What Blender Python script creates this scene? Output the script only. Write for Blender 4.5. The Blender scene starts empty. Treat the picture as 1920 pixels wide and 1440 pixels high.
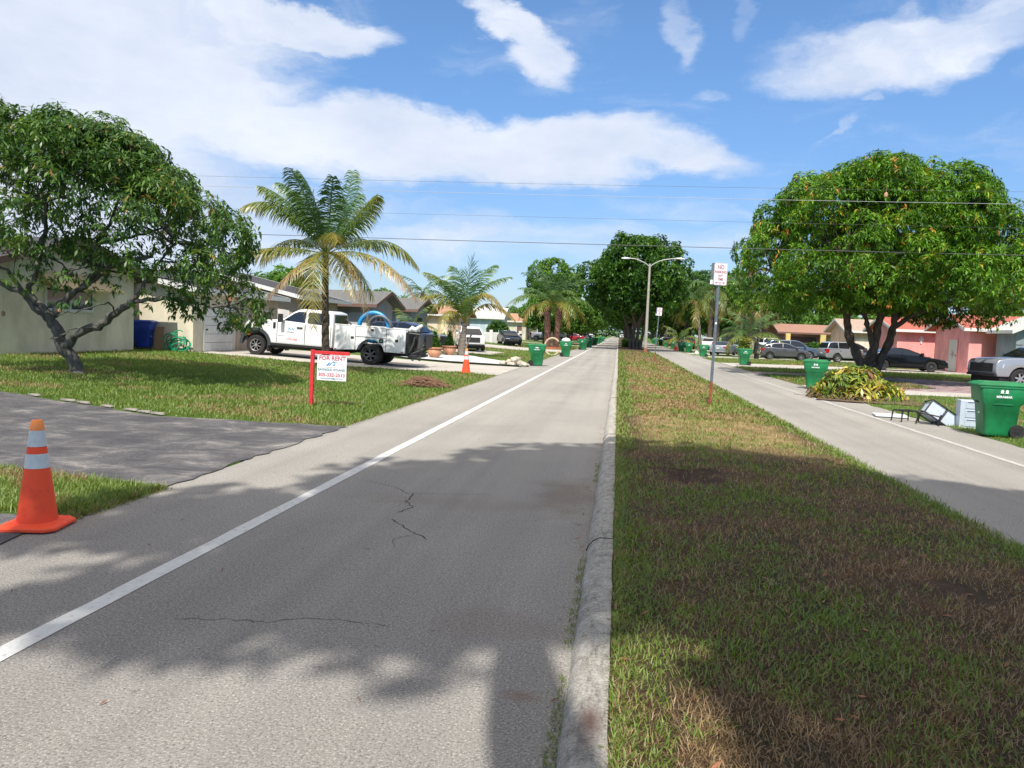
import bpy, bmesh, math, random
import numpy as np
from mathutils import Vector, Matrix
from math import radians as R, sin, cos, pi
random.seed(7); rng = np.random.default_rng(7)
C = bpy.context.scene.collection
SC = bpy.context.scene

# ---------------------------------------------------------------- camera
cam_d = bpy.data.cameras.new("camera"); cam = bpy.data.objects.new("camera", cam_d); C.objects.link(cam)
cam_d.sensor_width = 36; cam_d.lens = 1442/1920*36; cam_d.clip_start = 0.05; cam_d.clip_end = 5000
cr = Vector((0.98974765, 0.13710171, 0.04003381)); cu = Vector((-0.04914832, 0.06375229, 0.99675478)); cf = Vector((-0.13410453, 0.9885033, -0.069837))
cam.matrix_world = Matrix(((cr.x, cu.x, -cf.x, 0), (cr.y, cu.y, -cf.y, 0), (cr.z, cu.z, -cf.z, 1.7), (0, 0, 0, 1)))
SC.camera = cam
SC.view_settings.view_transform = 'Standard'; SC.view_settings.look = 'None'; SC.view_settings.exposure = 0.5; SC.view_settings.gamma = 1
SC.cycles.max_bounces = 6; SC.cycles.transparent_max_bounces = 6; SC.cycles.use_denoising = True

# ---------------------------------------------------------------- sun and sky
SUN_EL = R(53); SUN_AZ = R(183)     # compass-like bearing of the sun measured from +Y clockwise
sd = Vector((sin(SUN_AZ)*cos(SUN_EL), cos(SUN_AZ)*cos(SUN_EL), sin(SUN_EL)))
sl = bpy.data.lights.new("sun", 'SUN'); sl.energy = 4.1; sl.angle = R(0.7); sl.color = (1, 0.95, 0.865)
so = bpy.data.objects.new("sun", sl); C.objects.link(so); so.rotation_euler = (-sd).to_track_quat('-Z', 'Y').to_euler(); so.location = (0, -20, 40)

W = bpy.data.worlds.new("World"); SC.world = W; W.use_nodes = True
nt = W.node_tree; nt.nodes.clear()
def N(t, **k):
    n = nt.nodes.new(t)
    for a, b in k.items(): setattr(n, a, b)
    return n
def L(a, b): nt.links.new(a, b)
def math_(op, a, b=None, clamp=False):
    n = N('ShaderNodeMath', operation=op, use_clamp=clamp)
    for i, v in enumerate((a, b)):
        if v is None: continue
        if isinstance(v, (int, float)): n.inputs[i].default_value = v
        else: L(v, n.inputs[i])
    return n.outputs[0]
out = N('ShaderNodeOutputWorld'); bg = N('ShaderNodeBackground'); bg.inputs[1].default_value = 0.138
sky = N('ShaderNodeTexSky', sky_type='NISHITA', sun_disc=False, sun_elevation=SUN_EL, sun_rotation=SUN_AZ)
sky.altitude = 0; sky.air_density = 1.0; sky.dust_density = 0.4; sky.ozone_density = 1.6
tc = N('ShaderNodeTexCoord'); sp = N('ShaderNodeSeparateXYZ'); L(tc.outputs['Generated'], sp.inputs[0])
# bearing and altitude in degrees of every sky direction
az = math_('MULTIPLY', math_('ARCTAN2', sp.outputs[0], sp.outputs[1]), 57.2958)
el = math_('MULTIPLY', math_('ARCSINE', sp.outputs[2]), 57.2958)
cmb = N('ShaderNodeCombineXYZ'); L(az, cmb.inputs[0]); L(el, cmb.inputs[1])
wn = N('ShaderNodeTexNoise'); wn.inputs['Scale'].default_value = 0.11; wn.inputs['Detail'].default_value = 7; wn.inputs['Roughness'].default_value = .58
mpn = N('ShaderNodeMapping'); mpn.inputs['Scale'].default_value = (0.75, 1.5, 1); mpn.inputs['Rotation'].default_value = (0, 0, R(8)); L(cmb.outputs[0], mpn.inputs[0]); L(mpn.outputs[0], wn.inputs['Vector'])
sb = N('ShaderNodeVectorMath', operation='SUBTRACT'); L(wn.outputs['Color'], sb.inputs[0]); sb.inputs[1].default_value = (.5, .5, .5)
sc_ = N('ShaderNodeVectorMath', operation='MULTIPLY'); L(sb.outputs[0], sc_.inputs[0]); sc_.inputs[1].default_value = (11, 7, 0)
ad = N('ShaderNodeVectorMath', operation='ADD'); L(cmb.outputs[0], ad.inputs[0]); L(sc_.outputs[0], ad.inputs[1])
CLOUDS = [    (-37.14,15.32,15.04,5.59,-5.7,0.97,0.4),
    (-39.74,8.31,13.78,6.52,2.3,0.85,0.6),
    (-28.54,13.26,10.11,2.98,-13.7,0.97,0.4),
    (-19.19,12.94,13.11,2.87,-2.7,0.97,0.4),
    (-9.20,12.99,13.08,2.51,0.2999999999999998,0.97,0.35),
    (2.02,12.98,6.28,1.50,-7.7,0.8,0.5),
    (-23.77,20.12,7.01,1.44,4.3,0.88,0.3),
    (-31.60,19.09,9.00,2.69,2.3,0.75,0.5),
    (-8.79,21.38,2.89,1.28,-17.7,0.8,0.35),
    (-6.38,19.49,2.54,1.65,-22.7,0.8,0.45),
    (17.96,18.68,8.70,1.82,5.3,0.74,0.45),
    (22.64,19.57,4.68,2.01,12.3,0.62,0.5),
    (3.61,20.94,1.25,1.74,22.3,0.48,0.6),
    (7.77,21.07,0.93,1.56,-22.7,0.46,0.6),
    (13.76,14.30,1.33,0.40,30.3,0.4,0.6),
    (5.69,17.00,1.82,0.67,2.3,0.42,0.6),
    (15.91,16.44,0.84,0.32,2.3,0.45,0.6),
    (-6.57,6.46,20.83,1.53,0.2999999999999998,0.5,0.7),
    (6.81,7.33,6.39,0.81,-0.7000000000000002,0.3,0.7),
    (-31.48,6.20,15.15,3.47,2.3,0.6,0.7),
    (24.46,6.64,3.24,0.98,2.3,0.45,0.6),
    (2.59,9.34,5.56,0.89,-5.7,0.4,0.8),
]
tot = None
for (a, e, ra, re, rot, wgt, soft) in CLOUDS:
    mp = N('ShaderNodeMapping', vector_type='TEXTURE'); mp.inputs['Location'].default_value = (a, e, 0)
    mp.inputs['Rotation'].default_value = (0, 0, R(rot)); mp.inputs['Scale'].default_value = (ra, re, 1)
    L(ad.outputs[0], mp.inputs[0])
    ln = N('ShaderNodeVectorMath', operation='LENGTH'); L(mp.outputs[0], ln.inputs[0])
    mr = N('ShaderNodeMapRange', interpolation_type='SMOOTHSTEP'); L(ln.outputs['Value'], mr.inputs[0])
    mr.inputs[1].default_value = 1 + soft; mr.inputs[2].default_value = max(0., 1 - soft); mr.inputs[3].default_value = 0; mr.inputs[4].default_value = wgt
    tot = mr.outputs[0] if tot is None else math_('MAXIMUM', tot, mr.outputs[0])
w2 = N('ShaderNodeTexNoise'); w2.inputs['Scale'].default_value = 0.21; w2.inputs['Detail'].default_value = 9; w2.inputs['Roughness'].default_value = .6
mp2 = N('ShaderNodeMapping'); mp2.inputs['Scale'].default_value = (0.55, 1.7, 1); mp2.inputs['Rotation'].default_value = (0, 0, R(-6)); L(ad.outputs[0], mp2.inputs[0]); L(mp2.outputs[0], w2.inputs['Vector'])
thin = N('ShaderNodeMapRange', interpolation_type='SMOOTHSTEP'); L(w2.outputs['Fac'], thin.inputs[0]); thin.inputs[1].default_value = .5; thin.inputs[2].default_value = .78; thin.inputs[3].default_value = 0; thin.inputs[4].default_value = .22
ed = math_('ADD', tot, math_('MULTIPLY', math_('SUBTRACT', w2.outputs['Fac'], .5), .95))
edr = N('ShaderNodeMapRange', interpolation_type='SMOOTHSTEP'); L(ed, edr.inputs[0]); edr.inputs[1].default_value = .10; edr.inputs[2].default_value = .98; edr.inputs[3].default_value = 0; edr.inputs[4].default_value = 1
tot = math_('ADD', edr.outputs[0], thin.outputs[0])
# warm white veil added overhead, out of view, to fill the shade
zc = N('ShaderNodeMapRange', interpolation_type='SMOOTHSTEP'); L(el, zc.inputs[0]); zc.inputs[1].default_value = 30; zc.inputs[2].default_value = 46; zc.inputs[3].default_value = 0; zc.inputs[4].default_value = .93
# thicker haze near the horizon
hz = N('ShaderNodeMapRange', interpolation_type='SMOOTHSTEP'); L(el, hz.inputs[0]); hz.inputs[1].default_value = 13; hz.inputs[2].default_value = -2; hz.inputs[3].default_value = 0; hz.inputs[4].default_value = .20
tot = math_('ADD', tot, hz.outputs[0])
tot = math_('MINIMUM', tot, .97)
hs = N('ShaderNodeHueSaturation'); hs.inputs['Saturation'].default_value = 1.0; hs.inputs['Value'].default_value = 1.0; L(sky.outputs[0], hs.inputs['Color'])
tint = N('ShaderNodeMix', data_type='RGBA', blend_type='MULTIPLY'); tint.inputs[0].default_value = 1; L(hs.outputs[0], tint.inputs[6]); tint.inputs[7].default_value = (.56, .735, .895, 1)
cr_ = N('ShaderNodeValToRGB'); cr_.color_ramp.elements[0].color = (3.5, 3.95, 4.8, 1); cr_.color_ramp.elements[0].position = .35
cr_.color_ramp.elements[1].color = (4.7, 4.95, 5.5, 1); cr_.color_ramp.elements[1].position = .68; L(wn.outputs['Fac'], cr_.inputs[0])
hd = N('ShaderNodeMapRange', interpolation_type='SMOOTHSTEP'); L(el, hd.inputs[0]); hd.inputs[1].default_value = 22; hd.inputs[2].default_value = 0; hd.inputs[3].default_value = 0; hd.inputs[4].default_value = 1
hm = N('ShaderNodeMix', data_type='RGBA', blend_type='MULTIPLY'); L(hd.outputs[0], hm.inputs[0]); L(tint.outputs[2], hm.inputs[6]); hm.inputs[7].default_value = (.74, .70, .76, 1)
mx = N('ShaderNodeMix', data_type='RGBA'); L(tot, mx.inputs[0]); L(hm.outputs[2], mx.inputs[6]); L(cr_.outputs[0], mx.inputs[7])
mx2 = N('ShaderNodeMix', data_type='RGBA'); L(zc.outputs[0], mx2.inputs[0]); L(mx.outputs[2], mx2.inputs[6]); mx2.inputs[7].default_value = (6.0, 5.5, 4.9, 1)
L(mx2.outputs[2], bg.inputs[0]); L(bg.outputs[0], out.inputs[0])

# ---------------------------------------------------------------- helpers
def lin(c): return tuple((x/12.92 if x <= .04045 else ((x+.055)/1.055)**2.4) for x in c)
MATS = {}
def mat(name, col, rough=.6, metal=0, var=0, scale=6, bump=0, bscale=40, spec=.5, coat=0, detail=6, col2=None, stretch=None, coord='Object', lo=.35, hi=.65):
    if name in MATS: return MATS[name]
    m = bpy.data.materials.new(name); m.use_nodes = True; t = m.node_tree; b = t.nodes['Principled BSDF']
    b.inputs['Base Color'].default_value = (*col, 1); b.inputs['Roughness'].default_value = rough; b.inputs['Metallic'].default_value = metal
    b.inputs['Specular IOR Level'].default_value = spec; b.inputs['Coat Weight'].default_value = coat; b.inputs['Coat Roughness'].default_value = .05
    if var or bump or col2:
        c = t.nodes.new('ShaderNodeTexCoord'); src = c.outputs[coord]
        if stretch:
            mp = t.nodes.new('ShaderNodeMapping'); mp.inputs['Scale'].default_value = stretch; t.links.new(src, mp.inputs[0]); src = mp.outputs[0]
        if var or col2:
            n = t.nodes.new('ShaderNodeTexNoise'); n.inputs['Scale'].default_value = scale; n.inputs['Detail'].default_value = detail; n.inputs['Roughness'].default_value = .62; t.links.new(src, n.inputs['Vector'])
            r = t.nodes.new('ShaderNodeValToRGB'); e = r.color_ramp.elements; e[0].position = lo; e[1].position = hi
            e[0].color = (*[x*(1-var) for x in col], 1); e[1].color = (*(col2 or [min(1, x*(1+var)) for x in col]), 1)
            t.links.new(n.outputs['Fac'], r.inputs[0]); t.links.new(r.outputs[0], b.inputs['Base Color'])
        if bump:
            n2 = t.nodes.new('ShaderNodeTexNoise'); n2.inputs['Scale'].default_value = bscale; n2.inputs['Detail'].default_value = 5; t.links.new(src, n2.inputs['Vector'])
            bp = t.nodes.new('ShaderNodeBump'); bp.inputs['Strength'].default_value = bump; bp.inputs['Distance'].default_value = .02; t.links.new(n2.outputs['Fac'], bp.inputs['Height']); t.links.new(bp.outputs[0], b.inputs['Normal'])
    MATS[name] = m; return m

def leafmat(name, ramp, rough=.45, trans=.35, spec=.5, gloss=0, patch=None):
    """leaf material: colour ramp over the per-leaf attribute v"""
    m = bpy.data.materials.new(name); m.use_nodes = True; t = m.node_tree; b = t.nodes['Principled BSDF']
    a = t.nodes.new('ShaderNodeAttribute'); a.attribute_name = 'v'
    r = t.nodes.new('ShaderNodeValToRGB'); e = r.color_ramp.elements
    e[0].position, e[0].color = ramp[0][0], (*ramp[0][1], 1); e[1].position, e[1].color = ramp[-1][0], (*ramp[-1][1], 1)
    for p, c in ramp[1:-1]:
        x = e.new(p); x.color = (*c, 1)
    t.links.new(a.outputs['Fac'], r.inputs[0]); t.links.new(r.outputs[0], b.inputs['Base Color'])
    b.inputs['Roughness'].default_value = rough; b.inputs['Specular IOR Level'].default_value = spec
    if trans:
        tr = t.nodes.new('ShaderNodeBsdfTranslucent'); hs = t.nodes.new('ShaderNodeHueSaturation'); hs.inputs['Hue'].default_value = .485; hs.inputs['Saturation'].default_value = 1.1; hs.inputs['Value'].default_value = 1.6
        t.links.new(r.outputs[0], hs.inputs['Color']); t.links.new(hs.outputs[0], tr.inputs[0])
        mxs = t.nodes.new('ShaderNodeMixShader'); mxs.inputs[0].default_value = trans; t.links.new(b.outputs[0], mxs.inputs[1]); t.links.new(tr.outputs[0], mxs.inputs[2])
        t.links.new(mxs.outputs[0], t.nodes['Material Output'].inputs[0])
    MATS[name] = m; return m

def link(o, parent=None):
    C.objects.link(o)
    if parent is not None: o.parent = parent
    return o
def tag(o, label=None, cat=None, group=None, kind=None):
    if label: o['label'] = label
    if cat: o['category'] = cat
    if group: o['group'] = group
    if kind: o['kind'] = kind
    return o
def thing(name, label, cat, loc=(0, 0, 0), rz=0, group=None):
    o = bpy.data.objects.new(name, None); C.objects.link(o); o.empty_display_size = .2
    o.location = loc; o.rotation_euler = (0, 0, rz); return tag(o, label, cat, group)
def kids(o): return [c for c in bpy.data.objects if c.parent == o]
def copy_tree(o, parent=None):
    c = o.copy(); C.objects.link(c); c.parent = parent
    for ch in kids(o): copy_tree(ch, c)
    return c
def dup(o, loc, rz, label, group=None, scale=None):
    c = copy_tree(o); c.location = loc; c.rotation_euler = (0, 0, rz); c['label'] = label
    if group: c['group'] = group
    if scale: c.scale = (scale,)*3
    return c

class MB:
    def __init__(s): s.v = []; s.f = []; s.m = []
    def add(s, vs, fs, m=0):
        k = len(s.v); s.v += [tuple(p) for p in vs]; s.f += [tuple(i+k for i in f) for f in fs]; s.m += [m]*len(fs)
    def box(s, c, d, m=0, M=None):
        x, y, z = (q/2 for q in d); P = [(-x, -y, -z), (x, -y, -z), (x, y, -z), (-x, y, -z), (-x, -y, z), (x, -y, z), (x, y, z), (-x, y, z)]
        P = [Vector(p) for p in P]
        if M is not None: P = [M @ p for p in P]
        P = [p+Vector(c) for p in P]
        s.add(P, [(0, 3, 2, 1), (4, 5, 6, 7), (0, 1, 5, 4), (1, 2, 6, 5), (2, 3, 7, 6), (3, 0, 4, 7)], m)
    def b2(s, a, b, m=0): s.box([(p+q)/2 for p, q in zip(a, b)], [abs(q-p) for p, q in zip(a, b)], m)
    def ring_loft(s, rings, m=0, cap=True):
        n = len(rings[0]); vs = [p for r in rings for p in r]; fs = []
        for i in range(len(rings)-1):
            for j in range(n):
                k = (j+1) % n; fs.append((i*n+j, i*n+k, (i+1)*n+k, (i+1)*n+j))
        if cap: fs.append(tuple(range(n))[::-1]); fs.append(tuple((len(rings)-1)*n+j for j in range(n)))
        s.add(vs, fs, m)
    def tube(s, pts, rad, n=8, m=0, cap=True):
        pts = [Vector(p) for p in pts]; rad = rad if isinstance(rad, (list, tuple)) else [rad]*len(pts)
        rings = []; ref = None
        for i, p in enumerate(pts):
            t = (pts[min(i+1, len(pts)-1)]-pts[max(i-1, 0)]).normalized()
            if ref is None: ref = t.orthogonal().normalized()
            ref = (ref-t*ref.dot(t)); ref = ref.normalized() if ref.length > 1e-6 else t.orthogonal().normalized()
            b = t.cross(ref)
            rings.append([p+(ref*cos(2*pi*j/n)+b*sin(2*pi*j/n))*rad[i] for j in range(n)])
        s.ring_loft(rings, m, cap)
    def cyl(s, a, b, r, n=12, m=0): s.tube([a, b], r, n, m)
    def lathe(s, prof, c=(0, 0, 0), n=16, m=0, axis='z', cap=True):
        rings = []
        for r, h in prof:
            rr = []
            for j in range(n):
                a = 2*pi*j/n; p = (r*cos(a), r*sin(a), h)
                if axis == 'y': p = (r*cos(a), h, -r*sin(a))
                if axis == 'x': p = (h, r*cos(a), r*sin(a))
                rr.append((p[0]+c[0], p[1]+c[1], p[2]+c[2]))
            rings.append(rr)
        s.ring_loft(rings, m, cap)
    def prism(s, poly, h0, h1, axis='y', m=0):
        """poly in the plane across the axis; ngon caps"""
        def P(a, b, h): return (a, h, b) if axis == 'y' else ((h, a, b) if axis == 'x' else (a, b, h))
        n = len(poly); vs = [P(a, b, h0) for a, b in poly]+[P(a, b, h1) for a, b in poly]
        fs = [tuple(range(n)), tuple(range(n, 2*n))[::-1]]+[(j, j+n, (j+1) % n+n, (j+1) % n) for j in range(n)]
        s.add(vs, fs, m)
    def build(s, name, mats, parent=None, smooth=False, bevel=0, seg=2, angle=35):
        if not isinstance(mats, (list, tuple)): mats = [mats]
        me = bpy.data.meshes.new(name); me.from_pydata(s.v, [], s.f)
        for q in mats: me.materials.append(q)
        if len(mats) > 1: me.polygons.foreach_set('material_index', s.m)
        bm = bmesh.new(); bm.from_mesh(me)
        bmesh.ops.recalc_face_normals(bm, faces=bm.faces)
        if bevel:
            bmesh.ops.remove_doubles(bm, verts=bm.verts, dist=1e-5)
            ed = [e for e in bm.edges if len(e.link_faces) == 2 and e.calc_face_angle(0) > R(angle)]
            bmesh.ops.bevel(bm, geom=ed, offset=bevel, segments=seg, affect='EDGES', clamp_overlap=True, profile=.5)
            bmesh.ops.recalc_face_normals(bm, faces=bm.faces)
        bm.to_mesh(me); bm.free()
        if smooth:
            me.polygons.foreach_set('use_smooth', [True]*len(me.polygons)); me.set_sharp_from_angle(angle=R(40))
        return link(bpy.data.objects.new(name, me), parent)

def np_mesh(name, V, F, attr, mats, parent=None, midx=None):
    F = np.asarray(F); me = bpy.data.meshes.new(name); nf, k = F.shape
    me.vertices.add(len(V)); me.vertices.foreach_set('co', np.asarray(V, dtype=np.float32).ravel())
    me.loops.add(nf*k); me.loops.foreach_set('vertex_index', F.ravel().astype(np.int32))
    me.polygons.add(nf); me.polygons.foreach_set('loop_start', (np.arange(nf)*k).astype(np.int32))
    me.update(calc_edges=True)
    if attr is not None:
        a = me.attributes.new('v', 'FLOAT', 'FACE'); a.data.foreach_set('value', np.asarray(attr, dtype=np.float32))
    for q in (mats if isinstance(mats, (list, tuple)) else [mats]): me.materials.append(q)
    me.validate()
    return link(bpy.data.objects.new(name, me), parent)

ZX = [-2000, -60, -20, -14.5, -10, -7.7, -4.4, 0, 7, 17, 60, 2000]; ZZ = [.5, .5, .45, .28, .10, .02, 0, 0, 0, .08, .25, .25]
def tz(x): return float(np.interp(x, ZX, ZZ))
def mz(x): return float(np.interp(x, [0, .05, 1.2, 3.0, 3.45], [.10, .115, .10, .055, .02]))
# ---------------------------------------------------------------- ground materials
def nodes(m): return m.node_tree.nodes, m.node_tree.links
def ground_mat(name, kind):
    m = bpy.data.materials.new(name); m.use_nodes = True; ns, ls = nodes(m); b = ns['Principled BSDF']
    c = ns.new('ShaderNodeTexCoord'); P = c.outputs['Object']
    def noise(scale, det=6, rough=.6, dist=0, st=None):
        n = ns.new('ShaderNodeTexNoise'); n.inputs['Scale'].default_value = scale; n.inputs['Detail'].default_value = det; n.inputs['Roughness'].default_value = rough; n.inputs['Distortion'].default_value = dist
        if st:
            q = ns.new('ShaderNodeMapping'); q.inputs['Scale'].default_value = st; ls.new(P, q.inputs[0]); ls.new(q.outputs[0], n.inputs['Vector'])
        else: ls.new(P, n.inputs['Vector'])
        return n.outputs['Fac']
    def ramp(f, els):
        r = ns.new('ShaderNodeValToRGB'); e = r.color_ramp.elements
        e[0].position = els[0][0]; e[0].color = (*els[0][1], 1); e[1].position = els[-1][0]; e[1].color = (*els[-1][1], 1)
        for p, q in els[1:-1]: x = e.new(p); x.color = (*q, 1)
        ls.new(f, r.inputs[0]); return r.outputs[0]
    def mix(f, a, bb, mode='MIX'):
        x = ns.new('ShaderNodeMix'); x.data_type = 'RGBA'; x.blend_type = mode
        for s, v in ((0, f), (6, a), (7, bb)):
            if isinstance(v, (int, float)): x.inputs[s].default_value = v
            elif isinstance(v, tuple): x.inputs[s].default_value = (*v, 1)
            else: ls.new(v, x.inputs[s])
        return x.outputs[2]
    def blob(x, y, rx, ry, soft=.6):
        q = ns.new('ShaderNodeMapping'); q.vector_type = 'TEXTURE'; q.inputs['Location'].default_value = (x, y, 0); q.inputs['Scale'].default_value = (rx, ry, 9)
        n = ns.new('ShaderNodeTexNoise'); n.inputs['Scale'].default_value = 3; n.inputs['Detail'].default_value = 4; ls.new(P, n.inputs['Vector'])
        ls.new(P, q.inputs[0]); ln = ns.new('ShaderNodeVectorMath'); ln.operation = 'LENGTH'; ls.new(q.outputs[0], ln.inputs[0])
        a = ns.new('ShaderNodeMath'); a.operation = 'ADD'; ls.new(ln.outputs['Value'], a.inputs[0]); ls.new(n.outputs['Fac'], a.inputs[1])
        mr = ns.new('ShaderNodeMapRange'); mr.interpolation_type = 'SMOOTHSTEP'; ls.new(a.outputs[0], mr.inputs[0])
        mr.inputs[1].default_value = 1.5; mr.inputs[2].default_value = 1.5-soft; mr.inputs[3].default_value = 0; mr.inputs[4].default_value = 1
        return mr.outputs[0]
    def bump(f, s, d=.01):
        q = ns.new('ShaderNodeBump'); q.inputs['Strength'].default_value = s; q.inputs['Distance'].default_value = d; ls.new(f, q.inputs['Height']); ls.new(q.outputs[0], b.inputs['Normal'])
    b.inputs['Roughness'].default_value = .9; b.inputs['Specular IOR Level'].default_value = .25
    if kind == 'road':
        base = ramp(noise(.35, 5, .6, .3), [(.3, (.295, .278, .255)), (.7, (.36, .34, .31))])
        streak = ramp(noise(1, 4, .6, 0, (1.5, .05, 1)), [(.3, (.90, .90, .90)), (.7, (1.06, 1.06, 1.06))])
        c1 = mix(.8, base, streak, 'MULTIPLY')
        g1 = ramp(noise(78, 3, .8), [(.33, (.16, .16, .17)), (.45, (.86, .86, .86)), (.58, (1.08, 1.08, 1.07)), (.66, (2.1, 2.05, 1.95))])
        c2 = mix(.85, c1, g1, 'MULTIPLY')
        g2 = ramp(noise(28, 4, .7), [(.25, (.72, .72, .72)), (.5, (1, 1, 1)), (.8, (1.12, 1.12, 1.12))])
        c3 = mix(.8, c2, g2, 'MULTIPLY')
        sp_ = ramp(noise(2.6, 5, .75), [(.30, (.62, .61, .60)), (.36, (1, 1, 1)), (.72, (1.04, 1.04, 1.03))]); c3 = mix(.8, c3, sp_, 'MULTIPLY')
        tw_ = ramp(noise(1, 3, .5, 0, (2.2, .03, 1)), [(.35, (.88, .88, .88)), (.5, (1, 1, 1)), (.65, (1.07, 1.07, 1.06))]); c3 = mix(.8, c3, tw_, 'MULTIPLY')
        st = mix(blob(-.38, 3.46, .14, .09, 1.1), c3, mix(.55, c3, (.24, .11, .07))); st = mix(blob(-.46, 8.0, .5, 1.4, .9), st, mix(.55, st, (.19, .14, .10)))
        st = mix(blob(-1.5, 7.3, 1.4, .5, .9), st, mix(.25, st, (.2, .16, .11))); st = mix(blob(-.6, 4.3, .5, .35), st, mix(.2, st, (.25, .15, .10)))
        # lane colour darkened towards the viewer, partly to deepen the tree shade
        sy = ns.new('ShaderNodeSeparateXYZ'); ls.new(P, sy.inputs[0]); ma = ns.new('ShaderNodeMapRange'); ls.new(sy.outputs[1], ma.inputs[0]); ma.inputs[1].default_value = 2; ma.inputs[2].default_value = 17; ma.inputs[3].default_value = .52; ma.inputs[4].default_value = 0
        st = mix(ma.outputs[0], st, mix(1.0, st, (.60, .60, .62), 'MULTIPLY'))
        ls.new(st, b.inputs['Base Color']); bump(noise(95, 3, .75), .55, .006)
    if kind == 'apron':   # concrete drives
        base = ramp(noise(.5, 6, .65), [(.3, (.40, .37, .33)), (.7, (.52, .49, .44))])
        g1 = ramp(noise(60, 4, .7), [(.3, (.75, .75, .75)), (.6, (1.05, 1.05, 1.05))]); ls.new(mix(.8, base, g1, 'MULTIPLY'), b.inputs['Base Color']); bump(noise(60), .3, .005)
    if kind == 'asphalt':
        base = ramp(noise(1.3, 8, .72, .5), [(.36, (.060, .058, .066)), (.52, (.095, .092, .098)), (.64, (.19, .18, .175)), (.75, (.31, .30, .28))])
        g1 = ramp(noise(75, 4, .75), [(.28, (.35, .35, .37)), (.5, (1, 1, 1)), (.68, (1.9, 1.85, 1.75))]); c1 = mix(.9, base, g1, 'MULTIPLY')
        g2 = ramp(noise(1, 6, .7, 1, (1.0, 6, 1)), [(.52, (1, 1, 1)), (.66, (1.7, 1.65, 1.55))]); ls.new(mix(.8, c1, g2, 'MULTIPLY'), b.inputs['Base Color']); bump(noise(75), .7, .012)
    if kind == 'paver':
        base = ramp(noise(2.0, 7, .7, .4), [(.38, (.22, .13, .14)), (.5, (.32, .22, .22)), (.62, (.42, .38, .36))]); ls.new(base, b.inputs['Base Color']); bump(noise(50), .4)
    if kind == 'lawn':
        a = ramp(noise(1.6, 7, .7), [(.25, (.055, .095, .02)), (.45, (.09, .16, .03)), (.58, (.13, .20, .04)), (.75, (.26, .24, .08))])
        g1 = ramp(noise(26, 5, .75), [(.28, (.45, .45, .45)), (.5, (1, 1, 1)), (.75, (1.5, 1.45, 1.3))]); ls.new(mix(.9, a, g1, 'MULTIPLY'), b.inputs['Base Color']); bump(noise(30, 6, .8), 1.0, .05)
    if kind == 'median':
        a = ramp(noise(1.25, 7, .7), [(.30, (.045, .06, .018)), (.40, (.07, .055, .028)), (.54, (.11, .07, .04)), (.70, (.20, .115, .065))])
        soil = ramp(noise(5, 5), [(.3, (.05, .028, .018)), (.7, (.12, .07, .045))])
        # dry sunny strip farther on, greener along both edges
        s = ns.new('ShaderNodeSeparateXYZ'); ls.new(P, s.inputs[0])
        def mr(v, a0, a1, b0=0, b1=1):
            q = ns.new('ShaderNodeMapRange'); q.interpolation_type = 'SMOOTHSTEP'; ls.new(v, q.inputs[0]); q.inputs[1].default_value = a0; q.inputs[2].default_value = a1; q.inputs[3].default_value = b0; q.inputs[4].default_value = b1; return q.outputs[0]
        def mul(x, y):
            q = ns.new('ShaderNodeMath'); q.operation = 'MULTIPLY'; ls.new(x, q.inputs[0]); ls.new(y, q.inputs[1]); return q.outputs[0]
        dry = mul(mul(mr(s.outputs[1], 10, 13), mr(s.outputs[1], 60, 38)), mul(mr(s.outputs[0], .25, .7), mr(s.outputs[0], 3.3, 2.9)))
        dcol = ramp(noise(1.8, 7, .7), [(.32, (.12, .15, .035)), (.46, (.28, .22, .09)), (.6, (.40, .30, .14))])
        a = mix(dry, a, dcol)
        g1 = ramp(noise(34, 5, .75), [(.28, (.4, .4, .4)), (.5, (1, 1, 1)), (.75, (1.6, 1.5, 1.35))]); a = mix(.9, a, g1, 'MULTIPLY')
        a = mix(blob(.95, 9.1, .8, .9, .9), a, soil); a = mix(blob(2.3, 5.4, .4, .35, 1.2), a, mix(.5, a, soil))
        ls.new(a, b.inputs['Base Color']); bump(noise(34, 6, .8), 1.0, .04)
    if kind == 'kerb':
        s = ns.new('ShaderNodeSeparateXYZ'); ls.new(P, s.inputs[0])
        base = ramp(noise(9, 8, .8, .3), [(.28, (.13, .12, .11)), (.40, (.33, .31, .28)), (.54, (.46, .44, .40)), (.75, (.60, .58, .53))])
        st = ramp(noise(1, 7, .8, 0, (12, 2.4, 5)), [(.33, (.30, .28, .27)), (.44, (.88, .87, .85)), (.62, (1.1, 1.1, 1.08))])
        g1 = ramp(noise(70, 4, .8), [(.32, (.35, .35, .36)), (.5, (1, 1, 1)), (.7, (1.45, 1.42, 1.38))])
        red = mix(blob(-.04, 3.1, .10, .3, 1.1), mix(.85, mix(.85, base, st, 'MULTIPLY'), g1, 'MULTIPLY'), (.12, .07, .06))
        ls.new(red, b.inputs['Base Color']); bump(noise(60, 6, .8), 1.0, .012)
    if kind == 'paint':
        base = ramp(noise(14, 8, .75), [(.34, (.30, .29, .28)), (.42, (.56, .56, .54)), (.7, (.66, .66, .64))]); g = ramp(noise(90, 4, .8), [(.30, (.6, .6, .6)), (.42, (1, 1, 1))])
        ls.new(mix(.7, base, g, 'MULTIPLY'), b.inputs['Base Color']); b.inputs['Roughness'].default_value = .7
    MATS[name] = m; return m
M_road = ground_mat('road_surface', 'road'); M_apron = ground_mat('concrete_drive', 'apron'); M_asph = ground_mat('old_asphalt', 'asphalt'); M_pav = ground_mat('paver_drive', 'paver')
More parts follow.
